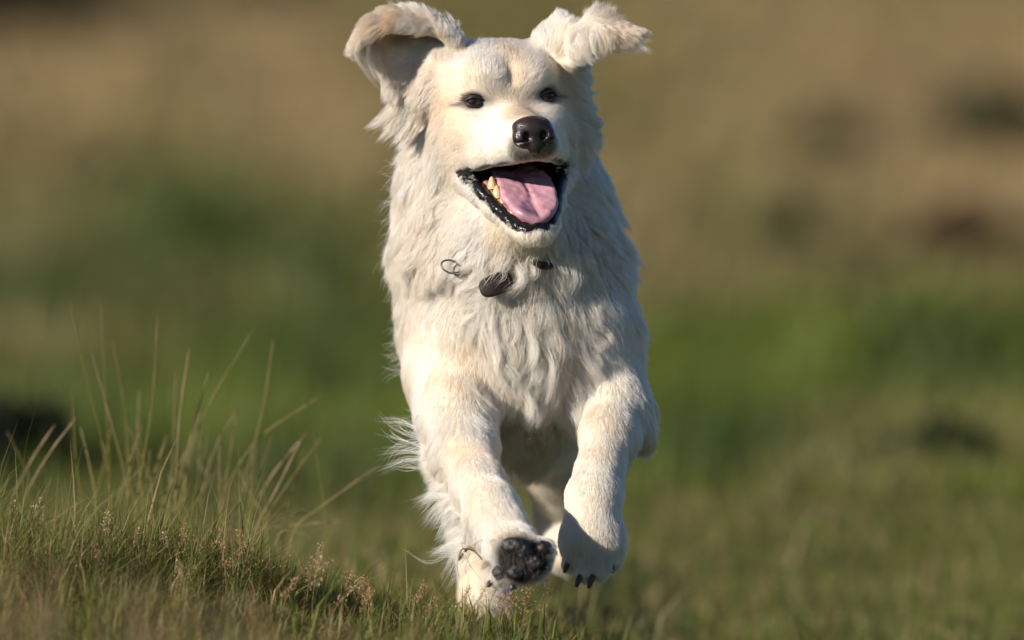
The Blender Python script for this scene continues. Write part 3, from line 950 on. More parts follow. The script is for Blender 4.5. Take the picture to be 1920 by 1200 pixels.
def groom(root, nrm, K=8):
    n = len(root)
    gd, ga = guide_field(root)
    length, lift, clump, curl = ga.T
    flow_noise = np.stack([vnoise(root / 60, 61 + k) for k in range(3)], 1) * 0.30 + np.stack([vnoise(root / 22, 71 + k) for k in range(3)], 1) * 0.22
    gd = norm(gd + flow_noise * np.clip(length / 40, .15, 1)[:, None])
    tang = norm(gd - nrm * (gd * nrm).sum(1, keepdims=True) * 0.9)
    ia, ra_a, rb_a = voronoi(root + 3 * flow_noise, 9.0, 5)
    ib, ra_b, rb_b = voronoi(root + 5 * flow_noise, 24.0, 7)
    lng = (length + rng.normal(0, 4, n)) > 30
    inv = np.where(lng, ib + ia.max() + 1, ia)
    ra, rb = np.where(lng[:, None], ra_b, ra_a), np.where(lng[:, None], rb_b, rb_a)
    inv2, rc, rd = voronoi(root + 8 * flow_noise, 52.0, 9)
    nc, nc2 = inv.max() + 1, inv2.max() + 1
    length = length * (0.80 + 0.35 * ra[:, 0]) * (0.85 + 0.3 * rc[:, 0]) * rng.uniform(0.80, 1.10, n)
    d0 = norm(tang + nrm * (lift * 1.5 + 0.06)[:, None] + rng.normal(0, 0.055, (n, 3)))
    d1 = norm(tang + nrm * (lift * 0.35)[:, None] + np.array([0, 0.06, -0.14]) * np.clip(length / 40, 0, 1)[:, None] + (rc - 0.5) * 0.8 * curl[:, None] + (ra - .5) * 0.35 * curl[:, None] + rng.normal(0, 0.04, (n, 3)))
    t = np.linspace(0, 1, K)
    P = root[:, None, :] + length[:, None, None] * (d0[:, None, :] * (t - t * t / 2)[None, :, None] + d1[:, None, :] * (t * t / 2)[None, :, None])
    # waves shared by each lock
    side = norm(np.cross(tang, nrm) + (rd - 0.5) * 0.4)
    ph = np.where(lng, rc[:, 2] * 6.28 + ra[:, 1] * 1.6, ra[:, 1] * 6.28) + rng.normal(0, .2, n)
    for (amp, fr, phs, vec) in ((0.15, 0.85, ph, side), (0.07, 0.7, rc[:, 1] * 6.28, nrm)):
        A = (amp * length * np.clip(curl, 0, 1))[:, None] * (np.sin(2 * np.pi * fr * t[None] * (0.85 + .25 * rb[:, :1]) + phs[:, None]) - np.sin(phs)[:, None]) * t[None] ** 0.6
        P += A[:, :, None] * vec[:, None, :]
    # locks: tips gather
    for k in range(1, K):
        c1 = cell_mean(P[:, k], inv, nc)[inv]
        c2 = cell_mean(P[:, k], inv2, nc2)[inv2]
        w1 = np.clip(clump * np.where(lng, .46, .9) * t[k] ** 1.4, 0, .92)[:, None] * (0.75 + 0.25 * rb[:, 1:2])
        P[:, k] += w1 * (c1 - P[:, k])
        P[:, k] += np.clip(clump - 0.35, 0, 1)[:, None] * 0.40 * t[k] ** 2 * (c2 - P[:, k])
    fz = rng.normal(0, 1, (n, 3)) * (0.024 * length)[:, None]
    stray = (rng.random(n) < 0.015)[:, None] * rng.normal(0, .15, (n, 3)) * length[:, None]
    P += (t ** 1.6)[None, :, None] * (fz + stray)[:, None, :]
    return P, length, ra

P, slen, sra = groom(root, rn)
fcol = paint(root)
fcol *= (1 - (0.08 + .12 * np.clip(slen / 40, 0, 1)) * rng.random(len(root)) ** 1.5)[:, None] * (0.94 + 0.08 * sra[:, 2])[:, None]
tanj = rng.random(len(root)) * np.clip(slen / 40, .3, 1)
fcol *= 1 - tanj[:, None] * np.array([0.02, 0.06, 0.13])
fcol = np.clip(fcol, 0.01, 0.93)

# ---- loose locks and wisps that stand off the coat
LP, LC, LR = [], [], []
def lock(ctrl, n, spread, col, width=1.0, K=8, fan=1.0):
    base = spline([pt(*c) for c in ctrl], K)
    for _ in range(n):
        o0 = rng.normal(0, spread, 3)
        o1 = rng.normal(0, spread * fan, 3)
        tt = np.linspace(0, 1, K)[:, None]
        k = rng.uniform(.75, 1.05)
        q = base[0] + (base - base[0]) * (1 - tt * (1 - k)) + o0 * (1 - tt) + o1 * tt + np.sin(tt * 3.1) * rng.normal(0, spread * .5, 3)
        LP.append(q); LC.append(np.array(col) * rng.uniform(.88, 1.08)); LR.append(width)
CR, WH, TN = (0.86, 0.77, 0.63), (0.88, 0.82, 0.72), (0.82, 0.67, 0.48)
lock([(672, 80, 120), (668, 105, 125), (690, 140, 150), (714, 168, 190)], 26, 2.6, WH, fan=1.2)
lock([(690, 84, 140), (688, 112, 150), (700, 140, 170), (716, 160, 195)], 30, 2.6, WH)
for k in range(46):                       # under the raised ear
    q = rng.random()
    u0, v0 = 790 - 50 * q + rng.normal(0, 8), 150 + 70 * rng.random() + 20 * (1 - q)
    L = rng.uniform(34, 66); ang = rng.normal(1.05, .28); c = rng.normal(-.35, .35)
    dx, dy = -math.cos(ang) * L, math.sin(ang) * L
    lock([(u0, v0, 205), (u0 + dx * .5 + c * 8, v0 + dy * .55, 204), (u0 + dx + c * 26, v0 + dy, 206)], int(rng.integers(30, 90)), 4.2, CR if rng.random() < .7 else TN, .9, fan=rng.uniform(.5, 1.1))
for k in range(40):                       # by the far cheek
    q = rng.random()
    u0, v0 = 1074 + 16 * rng.random(), 140 + 120 * q
    L = rng.uniform(24, 50); ang = rng.normal(.55, .35); c = rng.normal(.25, .35)
    dx, dy = math.cos(ang) * L, math.sin(ang) * L
    lock([(u0, v0, 222), (u0 + dx * .5, v0 + dy * .7, 228), (u0 + dx, v0 + dy - c * 16, 230)], int(rng.integers(30, 80)), 4.2, CR, .9, fan=rng.uniform(.5, 1.1))
for k in range(60):                       # fringe of the flung ear and the crest of the raised ear
    if k % 2:
        t = rng.random(); u0, v0 = 1075 + 120 * t, 86 - 10 * t + rng.normal(0, 3); d0 = 118
        e = (u0 + rng.uniform(12, 42), v0 + rng.uniform(2, 24), d0)
    else:
        t = rng.random(); u0, v0 = 740 + 115 * t, 30 + 26 * t; d0 = 215
        e = (u0 + rng.uniform(-22, 14), v0 - rng.uniform(18, 38), d0 + 6)
    lock([(u0, v0, d0), ((u0 + e[0]) / 2 + rng.normal(0, 4), (v0 + e[1]) / 2, d0), e], int(rng.integers(8, 34)), 2.6, CR if rng.random() < .6 else TN, .75, fan=rng.uniform(.7, 1.5))
for k in range(14):
    u0 = rng.uniform(1098, 1150); v0 = 34 + .25 * abs(u0 - 1118)
    e = (u0 + rng.normal(2, 9), v0 - rng.uniform(18, 34), 150)
    lock([(u0, v0, 150), ((u0 + e[0]) / 2, (v0 + e[1]) / 2, 150), e], 34, 3.2, TN, .8, fan=1.1)
# elbow feathers: a loose fringe down the back of the near foreleg
for (a, m, e, n) in [((800, 812, 215), (752, 790, 240), (706, 786, 250), 16), ((800, 826, 205), (748, 806, 240), (722, 776, 250), 9), ((800, 850, 190), (752, 846, 226), (700, 852, 236), 14),
                     ((800, 862, 185), (758, 866, 220), (712, 884, 230), 22), ((800, 825, 200), (742, 838, 236), (710, 868, 244), 9), ((800, 842, 196), (738, 818, 240), (718, 800, 250), 8), ((806, 870, 170), (770, 880, 200), (740, 872, 210), 12)]:
    lock([a, m, e], n, 3.0, WH, .8, fan=2.6)
for k in range(95):
    q = rng.random()
    v0 = 760 + 290 * q
    u0 = np.interp(v0, [760, 850, 930, 1050], [812, 830, 852, 905])
    d0 = np.interp(v0, [760, 850, 930, 1050], [230, 130, 20, -110])
    L = rng.uniform(34, 82) * (0.75 + .5 * q)
    ang = rng.normal(0.75, .3)
    dx, dy = -math.cos(ang) * L, math.sin(ang) * L
    bw_ = rng.normal(0, 10)
    dd = rng.uniform(10, 55)
    lock([(u0, v0, d0), (u0 + dx * .55, v0 + dy * .35 + bw_, d0 + dd * .6), (u0 + dx, v0 + dy, d0 + dd)], int(rng.integers(8, 34)), 3.2, CR if rng.random() < .5 else WH, .8, fan=rng.uniform(.8, 2.6))
lock([(862, 1030, -40), (800, 1056, -10), (745, 1030, 0)], 4, 1.5, WH, .7, fan=2)
# toe fringe of the hanging paw and rough hair round the raised sole
for k in range(70):
    x = rng.uniform(-1, 1)
    u0, v0 = 1112 + 50 * x, 1046 - 22 * x * x + rng.uniform(-22, 8)
    L = rng.uniform(22, 40)
    lock([(u0, v0, -44 + 26 * x * x), (u0 + x * 5, v0 + L * .5, -52 + 26 * x * x), (u0 + x * 9 + rng.normal(0, 3), v0 + L, -48 + 26 * x * x)], int(rng.integers(14, 30)), 3.6, CR, .7, fan=.7)
for k in range(46):
    a_ = rng.uniform(0, 6.28)
    u0, v0 = 974 + 58 * math.cos(a_), 1045 + 46 * math.sin(a_)
    e = (u0 + 8 * math.cos(a_) - 6 + rng.normal(0, 5), v0 + 6 * math.sin(a_) + rng.uniform(6, 16), -258)
    lock([(u0, v0, -226), ((u0 + e[0]) / 2, (v0 + e[1]) / 2, -248), e], int(rng.integers(6, 20)), 3.0, CR if rng.random() < .6 else (.10, .07, .05), .7, fan=1.3)
# curls at the throat, over the tag and down the breast bone
for (a, m, e, n) in [((930, 470, 130), (905, 515, 118), (925, 538, 116), 60), ((960, 470, 120), (985, 515, 112), (962, 545, 112), 90), ((990, 468, 120), (1005, 510, 112), (985, 530, 112), 70), ((905, 470, 140), (880, 500, 128), (850, 506, 128), 90),
                     ((1040, 470, 150), (1070, 488, 150), (1088, 482, 152), 70), ((955, 580, 150), (972, 620, 136), (960, 655, 138), 60), ((985, 600, 145), (1005, 660, 128), (992, 700, 132), 60), ((1010, 620, 150), (1040, 690, 140), (1030, 745, 150), 80), ((940, 640, 150), (930, 690, 140), (950, 735, 150), 70),
                     ((1070, 640, 190), (1110, 690, 178), (1135, 715, 182), 60), ((930, 730, 190), (945, 775, 180), (930, 800, 190), 60), ((980, 720, 170), (1000, 770, 160), (990, 800, 170), 70)]:
    lock([a, m, e], n, 5.0, CR, fan=.8)
for (a, m, e, n) in [((950, 492, 118), (925, 512, 92), (903, 540, 98), 12), ((965, 492, 116), (978, 528, 92), (950, 556, 98), 40), ((940, 495, 118), (946, 520, 90), (928, 540, 96), 7), ((915, 500, 122), (905, 520, 98), (915, 545, 100), 5)]:
    lock([a, m, e], n, 4.0, CR, .9, fan=1.3)
# heavy wavy locks of the ruff and breast
def wavy(region, count, Lr, n_r, curl_, cols):
    u0, u1, v0, v1 = region
    lo, hi = pt(u0, v1, 220), pt(u1, v0, 220)
    m = np.where((body_v[:, 0] > lo[0]) & (body_v[:, 0] < hi[0]) & (body_v[:, 2] > lo[2]) & (body_v[:, 2] < hi[2]) & (body_n[:, 1] < -.15) & (body_v[:, 1] < 330) & ((vl[:, 1] > 95) | (vl[:, 2] < -285)))[0]
    for i in rng.choice(m, count):
        r0, nn = body_v[i], body_n[i]
        gd, ga = guide_field(r0[None])
        fl = norm(gd[0] - nn * (gd[0] @ nn) * .9 + rng.normal(0, .14, 3))
        sd = np.cross(fl, nn)
        L = rng.uniform(*Lr); c = rng.choice([-1, 1]) * rng.uniform(.4, 1) * curl_
        P4 = [r0, r0 + nn * L * .13 + fl * L * .33 + sd * c * L * .12, r0 + nn * L * .19 + fl * L * .68 + sd * c * L * .08, r0 + nn * L * .20 + fl * L * .98 - sd * c * L * .16]
        base = spline(P4, 8)
        tt = np.linspace(0, 1, 8)[:, None]
        sp = rng.uniform(6, 11); col = np.array(cols[int(rng.integers(len(cols)))]) * rng.uniform(.95, 1.03)
        for _ in range(int(rng.integers(*n_r))):
            o = rng.normal(0, sp, 3); k = rng.uniform(.55, 1.06)
            LP.append(base[0] + (base - base[0]) * (1 - tt * (1 - k)) + o * (1 - tt * .45) + rng.normal(0, 2.2, 3) * tt)
            LC.append(col * rng.uniform(.84, 1.04)); LR.append(.85)
wavy((755, 905, 300, 500), 64, (48, 84), (40, 90), 1.0, (CR, CR, TN, WH))
wavy((905, 1080, 450, 600), 42, (48, 80), (40, 90), 1.0, (CR, CR, WH))
wavy((915, 1090, 560, 760), 62, (60, 105), (40, 90), .8, (CR, WH, CR, TN))
wavy((1060, 1150, 330, 600), 34, (46, 74), (30, 70), .7, (CR, WH))
# flyaway hairs at the left edge of ruff and flank
for _ in range(120):
    v0 = rng.uniform(290, 720); uu = np.interp(v0, [290, 400, 480, 560, 720], [790, 772, 776, 780, 784])
    dx = rng.uniform(34, 74); dy = rng.uniform(-18, 30)
    d0 = 320 if v0 < 520 else 460
    lock([(uu, v0, d0), (uu - dx * .7, v0 + dy * .2, d0), (uu - dx, v0 + dy, d0)], 2, 1.5, WH, 0.7, fan=3)
# whiskers and brow hairs
for k in range(12):
    s = -1 if k % 2 else 1
    x, z = s * rng.uniform(42, 62), rng.uniform(-120, -92); y = rng.uniform(-100, -60)
    base = [H(x, y, z), H(x + s * 26, y + 8, z + rng.uniform(-6, 8)), H(x + s * 48, y + 28, z + rng.uniform(-22, 22))]
    LP.append(spline(base, 8)); LC.append(np.array((0.85, 0.8, 0.72))); LR.append(0.9)
for k in range(60):
    x = rng.uniform(-34, 34); y = -128 + abs(x) * 0.5; z = -98 + rng.uniform(-4, 6)
    base = [H(x, y, z), H(x * 1.1, y - 7, z - 8), H(x * 1.15 + rng.normal(0, 2), y - 9, z - rng.uniform(14, 22))]
    LP.append(spline(base, 8)); LC.append(np.array((0.82, 0.78, 0.7))); LR.append(0.8)

P = np.concatenate([P, np.array(LP)])
fcol = np.concatenate([fcol, np.array(LC)])
wid = np.concatenate([np.clip(0.11 + slen / 230, .13, .32), np.array(LR) * 0.30])     # mm

# ---- fur material: lit fibres
m_fur = bpy.data.materials.new('cream_fur')
m_fur.use_nodes = True
nt = m_fur.node_tree
nt.nodes.clear()
out = N(nt, 'ShaderNodeOutputMaterial')
hb = N(nt, 'ShaderNodeBsdfHairPrincipled')
hb.model = 'CHIANG'
hb.parametrization = 'COLOR'
at = N(nt, 'ShaderNodeAttribute', attribute_name='fur_tint')
nt.links.new(at.outputs['Color'], hb.inputs['Color'])
hb.inputs['Roughness'].default_value = 0.38
hb.inputs['Radial Roughness'].default_value = 0.55
hb.inputs['Random Roughness'].default_value = 0.15
df = N(nt, 'ShaderNodeBsdfPrincipled')
nt.links.new(at.outputs['Color'], df.inputs['Base Color'])
df.inputs['Roughness'].default_value = 0.5
df.inputs['Specular IOR Level'].default_value = 0.35
mxs = N(nt, 'ShaderNodeMixShader')
mxs.inputs[0].default_value = 0.42
nt.links.new(hb.outputs[0], mxs.inputs[1])
nt.links.new(df.outputs[0], mxs.inputs[2])
nt.links.new(mxs.outputs[0], out.inputs[0])

def fur_object(name, P, cols, width_mm, parent):
    n, K = P.shape[:2]
    cu = bpy.data.hair_curves.new(name)
    cu.add_curves([K] * n)
    pos = to_world(P.reshape(-1, 3)).astype(np.float32)
    cu.attributes['position'].data.foreach_set('vector', pos.reshape(-1))
    ra = cu.attributes.get('radius') or cu.attributes.new('radius', 'FLOAT', 'POINT')
    t = np.linspace(0, 1, K)
    prof = np.where(t < .55, 1.0, 1 - (t - .55) / .45 * 0.85)
    ra.data.foreach_set('value', (np.asarray(width_mm)[:, None] * 0.5e-3 * prof[None]).astype(np.float32).reshape(-1))
    ca = cu.attributes.new('fur_tint', 'FLOAT_COLOR', 'CURVE')
    c = np.ones((n, 4), np.float32); c[:, :3] = cols
    ca.data.foreach_set('color', c.reshape(-1))
    cu.materials.append(m_fur)
    o = bpy.data.objects.new(name, cu)
    put(o, parent)
    return o
fur_object('fur', P, fcol, wid, dog)

# ------------------------------------------------------------------ collar with ring and tag
collar = put(bpy.data.objects.new('dog_collar', None), None, 'dark leather collar with split ring and brown tag, half sunk in the dog\'s ruff', 'collar')
m_lea, nt, b = new_mat('dark_brown_leather')
tc = N(nt, 'ShaderNodeTexCoord')
nt.links.new(ramp(nt, noise(nt, tc.outputs['Object'], 60, 4), [(0.3, (0.011, 0.007, 0.005)), (0.7, (0.026, 0.016, 0.012))]), b.inputs['Base Color'])
b.inputs['Roughness'].default_value = 0.5
b.inputs['Specular IOR Level'].default_value = 0.2
bump(nt, b, noise(nt, tc.outputs['Object'], 300, 4), 0.4, 0.001)
m_met, nt, b = new_mat('dull_steel_ring')
b.inputs['Base Color'].default_value = (0.16, 0.15, 0.13, 1)
b.inputs['Metallic'].default_value = 0.9
b.inputs['Roughness'].default_value = 0.4
def cpart(name, v, f, m):
    o = mesh_np(name, to_world(v), f, m)
    return put(o, collar)
ring_c = []
for k in range(64):
    th = 2 * math.pi * k / 64
    ring_c.append(pt(962, 478, 338) + np.array([176 * math.cos(th), 176 * math.sin(th), 26 * math.sin(th)]))
ring_c = np.array(ring_c)
V, F = [], []
for k, c in enumerate(ring_c):
    o = norm((c - pt(962, 478, 338)) * np.array([1, 1, 0]))
    for (a, bz) in ((0, -14), (5, -14), (5, 14), (0, 14)):
        V.append(c + o * a + np.array([0, 0, bz]))
for k in range(64):
    k2 = (k + 1) % 64
    for j in range(4):
        F.append((k * 4 + j, k2 * 4 + j, k2 * 4 + (j + 1) % 4, k * 4 + (j + 1) % 4))
cpart('strap', np.array(V), np.array(F), m_lea)
def hoop(c, ax, bx, r, rt, n=28, m=8):
    pth = [c + r * (math.cos(2 * math.pi * k / n) * np.array(ax) + math.sin(2 * math.pi * k / n) * np.array(bx)) for k in range(n + 1)]
    return tube(pth, rt, m, cap=False)
v, f = hoop(pt(845, 500, 134), (0.9, -.1, -.35), (.25, .3, .55), 19, 1.9)
cpart('split_ring', v, f, m_met)
v, f = hoop(pt(858, 506, 136), (0.5, .5, -.5), (.4, -.3, .8), 11, 1.9)
cpart('split_ring', v, f, m_met)
path = spline([pt(862, 512, 150), pt(880, 522, 146), pt(905, 518, 136), pt(915, 505, 136)], 16)
v, f = tube(path, 2.2, 8)
cpart('cord', v, f, m_lea)
Vs, Fs = tube(spline([pt(985, 486, 140), pt(998, 490, 118), pt(1014, 497, 115), pt(1032, 499, 140)], 14), 7.5, 10)
cpart('strap_end', Vs, Fs, m_lea)
# tag: a thick rounded oval
n = 40
V, F = [], []
tc0 = pt(930, 533, 106)
ax, bx = norm(np.array([0.92, 0.10, 0.36])), norm(np.array([-0.33, 0.25, 0.9]))
nx = norm(np.cross(ax, bx))
if nx[1] > 0: nx = -nx
prof = [(0.0, 4), (.86, 4), (.97, 2.4), (1.0, 0), (.97, -2.4), (.86, -4), (0.0, -4)]
for (k, hgt) in prof:
    for j in range(n):
        th = 2 * math.pi * j / n
        cx, sx_ = math.cos(th), math.sin(th)
        e = 2 / 2.8
        V.append(tc0 + k * (33 * abs(cx) ** e * (1 if cx >= 0 else -1) * ax + 21 * abs(sx_) ** e * (1 if sx_ >= 0 else -1) * bx) + hgt * nx)
for i in range(len(prof) - 1):
    for j in range(n):
        F.append((i * n + j, i * n + (j + 1) % n, (i + 1) * n + (j + 1) % n, (i + 1) * n + j))
cpart('tag', np.array(V), np.array(F), m_lea)
# ------------------------------------------------------------------ grass
m_grass = attr_mat('grass_blade', 'tint', 0.55, transl=0.35, spec=0.3)
m_dry = attr_mat('dry_stem', 'tint', 0.6, transl=0.15, spec=0.3)

def blades(root, height, width, lean, face, col, levels=4, tipcol=None):
    """root nx3, height/width n, lean nx2 (sideways reach as a share of height), face angle n -> verts, face arrays, colours"""
    n = len(root)
    t = np.linspace(0, 1, levels)
    wx, wy = np.cos(face), np.sin(face)
    V = []
    C = []
    for k, tk in enumerate(t):
        bend = tk ** 1.9
        c = root + np.stack([lean[:, 0] * height * bend, lean[:, 1] * height * bend, height * (tk - 0.28 * bend * np.minimum(np.hypot(lean[:, 0], lean[:, 1]), 1.6))], 1)
        w = width * (1 - tk ** 1.6) * 0.5 * (0.75 + .5 * np.sin(np.pi * min(tk + .15, 1)))
        cc = col * (0.8 + 0.3 * tk) if tipcol is None else col * (1 - tk) + tipcol * tk
        if k < levels - 1:
            V += [c - np.stack([wx * w, wy * w, 0 * w], 1), c + np.stack([wx * w, wy * w, 0 * w], 1)]
            C += [cc, cc]
        else:
            V += [c]; C += [cc]
    V = np.stack(V, 1); C = np.stack(C, 1)
    m = V.shape[1]
    base = (np.arange(n) * m)[:, None]
    quads = np.concatenate([base + np.array([[2 * k, 2 * k + 1, 2 * k + 3, 2 * k + 2]]) for k in range(levels - 2)]) if levels > 2 else np.zeros((0, 4), int)
    tris = base + np.array([[2 * (levels - 2), 2 * (levels - 2) + 1, m - 1]])
    return V.reshape(-1, 3), [quads, tris], np.clip(C.reshape(-1, 3), 0, 1)

def patchy(x, y, s, seed):
    return vnoise(np.stack([x / s, y / s, 0 * x], 1), seed)

GREEN1, GREEN2, YEL, STRAW, RUST = (np.array(c) for c in ((0.036, 0.066, 0.008), (0.090, 0.120, 0.018), (0.20, 0.18, 0.035), (0.33, 0.25, 0.11), (0.24, 0.14, 0.065)))

def grass_field(name, label, n, xr, yr, hfun, wmm, dry, seed, levels=4, kind='stuff', keep=None):
    r = np.random.default_rng(seed)
    x, y = r.uniform(*xr, n), r.uniform(*yr, n)
    if keep is not None:
        m = keep(x, y, r)
        x, y = x[m], y[m]
    n = len(x)
    # gather into small tufts
    cx = np.round(x / 0.055) * 0.055 + r.normal(0, .012, n); cy = np.round(y / 0.055) * 0.055 + r.normal(0, .012, n)
    tuft = (r.random(n) < .5)[:, None]
    x = np.where(tuft[:, 0], x * .35 + cx * .65, x); y = np.where(tuft[:, 0], y * .35 + cy * .65, y)
    z = ground_h(x, y) - 0.004
    h = hfun(x, y) * r.lognormal(0, .38, n) * np.clip(1 + .75 * patchy(x, y, .11, seed + 7), .3, 2)
    a = r.uniform(0, 2 * np.pi, n)
    l = np.abs(r.normal(0, .75, n))
    lean = np.stack([np.cos(a) * l + .10, np.sin(a) * l], 1)
    g = np.clip(.5 + .5 * patchy(x, y, .22, seed + 1) + r.normal(0, .25, n), 0, 1)[:, None]
    col = GREEN1 * (1 - g) + GREEN2 * g
    yw = np.clip(patchy(x, y, .35, seed + 2) * .5 + .3 + r.normal(0, .2, n), 0, 1)[:, None]
    col = col * (1 - .6 * yw) + YEL * .6 * yw
    isdry = (r.random(n) < dry * (1 + .7 * patchy(x, y, .3, seed + 3)))[:, None]
    d = r.random(n)[:, None]
    col = np.where(isdry, STRAW * d + RUST * (1 - d), col)
    tip = np.where(isdry, col * 1.1, col * .75 + YEL * .35)
    w = wmm * 1e-3 * r.uniform(.6, 1.3, n)
    v, f, c = blades(np.stack([x, y, z], 1), h, w, lean, r.uniform(0, np.pi, n), col, levels, tip)
    return put(mesh_np(name, v, f, m_grass, False, c), None, label, 'grass', None, kind)

hump = lambda x, y: np.clip((ground_h(x, y) - 0.0) / 0.10, 0, 1)
grass_field('hump_grass', 'dense green and straw grass on the hump beside the dog', 95000, (-1.15, 0.35), (-0.55, 0.75), lambda x, y: 0.024 + 0.024 * hump(x, y), 1.6, 0.15, 101,
            keep=lambda x, y, r: r.random(len(x)) < 0.35 + hump(x, y))
grass_field('track_grass', 'short lit grass of the track under the dog', 60000, (-1.6, 1.8), (-1.6, 5.5), lambda x, y: 0.030 + 0 * x, 3.0, 0.30, 111, 3)
def moor_h(x, y):
    return 0.10 + 0.05 * np.clip((y - 6) / 10, 0, 1) + 0.05 * patchy(x, y, 1.2, 5)
def moor(name, label, n, y0, y1, wmm, hs, seed):
    r = np.random.default_rng(seed)
    y = y0 * (y1 / y0) ** r.random(n)
    half = (y + CAM_D) * 0.105 + .8
    x = r.uniform(-1, 1, n) * half
    k = r.random(n) < np.clip(.55 + .6 * patchy(x, y, .6 + y0 * .03, seed + 1), .1, 1)
    x, y = x[k], y[k]
    n = len(x)
    p = np.stack([x, y, ground_h(x, y) - .01], 1)
    col = moor_tint(p) * r.uniform(.7, 1.7, n)[:, None]
    h = hs * np.clip(1 + .7 * patchy(x, y, .9 + y0 * .04, seed + 2), .25, 2) * r.lognormal(0, .3, n)
    a = r.uniform(0, 2 * np.pi, n); l = np.abs(r.normal(0, .5, n))
    v, f, c = blades(p, h, wmm * 1e-3 * (y + CAM_D) / 20 * r.uniform(.6, 1.4, n), np.stack([np.cos(a) * l + .15, np.sin(a) * l], 1), r.normal(0, .7, n), col, 3)
    return put(mesh_np(name, v, f, m_grass, False, c), None, label, 'grass', None, 'stuff')
moor('bank_grass', 'longer green grass on the bank behind the track', 60000, 4.2, 16, 9, 0.085, 121)
moor('moor_grass', 'straw and rust coloured moor grass on the far slope', 90000, 14, 105, 22, 0.12, 131)

# ------------------------------------------------------------------ tufts and bushes on the slope
def bush(u, v, y, rx, rz, col, label, name='heather_bush', n=2200, cat='bush', group='bushes on the slope'):
    yy = np.linspace(1.5, 110, 2200)                # where the slope passes through that line of sight
    xx = np.array([W(u, v, q)[0] for q in yy]); zz = np.array([W(u, v, q)[2] for q in yy])
    y = float(yy[np.argmax(ground_h(xx, yy) > zz)])
    c = W(u, v, y)
    g = float(ground_h(np.array([c[0]]), np.array([y]))[0])
    rx, rz = rx * (y + CAM_D) * S / CAM_D, rz * (y + CAM_D) * S / CAM_D
    root = put(bpy.data.objects.new(name, None), None, label, cat, group)
    root.location = (c[0], y, g)
    r = np.random.default_rng(int(u * 7 + v))
    # foliage: leaf-size faces through an uneven dome
    d = norm(r.normal(0, 1, (n, 3))); d[:, 2] = np.abs(d[:, 2])
    rad = r.random(n) ** .45 * (1 + .35 * vnoise(d * 2.2 + u, 3))
    p = d * rad[:, None] * np.array([rx, rx, rz]) + np.array([0, 0, rz * .12])
    s = rx * r.uniform(.05, .11, n)
    e1 = norm(r.normal(0, 1, (n, 3))) * s[:, None]; e2 = norm(np.cross(e1, r.normal(0, 1, (n, 3)))) * s[:, None] * .6
    V = np.stack([p - e1, p - e2, p + e1, p + e2], 1).reshape(-1, 3)
    F = np.arange(4 * n).reshape(n, 4)
    cc = np.repeat(np.array(col) * r.uniform(.6, 1.5, n)[:, None], 4, 0)
    put(mesh_np('foliage', V, F, m_grass, False, cc), root)['kind'] = 'stuff'
    vs, fs, k0 = [], [], 0
    for i in range(7):
        a = i * .9
        e = np.array([math.cos(a) * rx * .6, math.sin(a) * rx * .6, rz * .75])
        vv, ff = tube(spline([(0, 0, -.02), e * np.array([.4, .4, .55]), e], 6), np.linspace(rx * .035, rx * .012, 6), 5)
        put(mesh_np('stem', vv, ff, m_dry, True, np.tile(np.array([.06, .04, .025]), (len(vv), 1))), root)
    return root
DG, OG, BR = (0.022, 0.034, 0.010), (0.045, 0.055, 0.016), (0.10, 0.062, 0.030)
bush(20, 62, 0, 170, 130, (0.006, 0.009, 0.004), 'near black thorn bush at the head of the slope beyond the rush tuft', 'thorn_bush', 2600)
bush(230, 22, 0, 90, 60, (0.02, 0.03, 0.018), 'dark green gorse bush at the head of the slope next to the thorn bush', 'gorse_bush')
bush(480, 16, 0, 110, 60, (0.012, 0.02, 0.016), 'blue green gorse bush on the skyline between thorn bush and dog', 'gorse_bush', 2200)
bush(-10, 905, 0, 200, 120, (0.012, 0.015, 0.005), 'dark low heather bush in the hollow behind the rush tuft', n=2600)
bush(210, 350, 0, 100, 50, OG, 'olive heather bush on the slope above the rush tuft')
bush(420, 500, 0, 110, 60, DG, 'dark green bilberry bush low on the slope', 'bilberry_bush')
bush(650, 545, 0, 90, 50, DG, 'dark green bilberry bush close behind the dog', 'bilberry_bush')
bush(1880, 270, 0, 130, 110, DG, 'broad dark green bush beside rust bracken', 'broom_bush')
bush(1560, 290, 0, 80, 70, OG, 'olive broom bush above the green hollow', 'broom_bush')
bush(1470, 470, 0, 55, 80, DG, 'small dark green bilberry bush among dry grass', 'bilberry_bush')
bush(1800, 500, 0, 120, 110, BR, 'rust brown dead bracken clump', 'bracken_clump')
bush(1600, 590, 0, 110, 70, BR, 'low rust bracken clump above the green bank', 'bracken_clump')
bush(1650, 690, 0, 80, 70, DG, 'dark green bilberry bush under the rust bracken', 'bilberry_bush')
bush(1590, 920, 0, 90, 70, OG, 'dark tussock at the near edge of the bank', 'sedge_tussock')
bush(1760, 880, 0, 110, 90, OG, 'deep green leafy tussock above the near tussock', 'sedge_tussock')

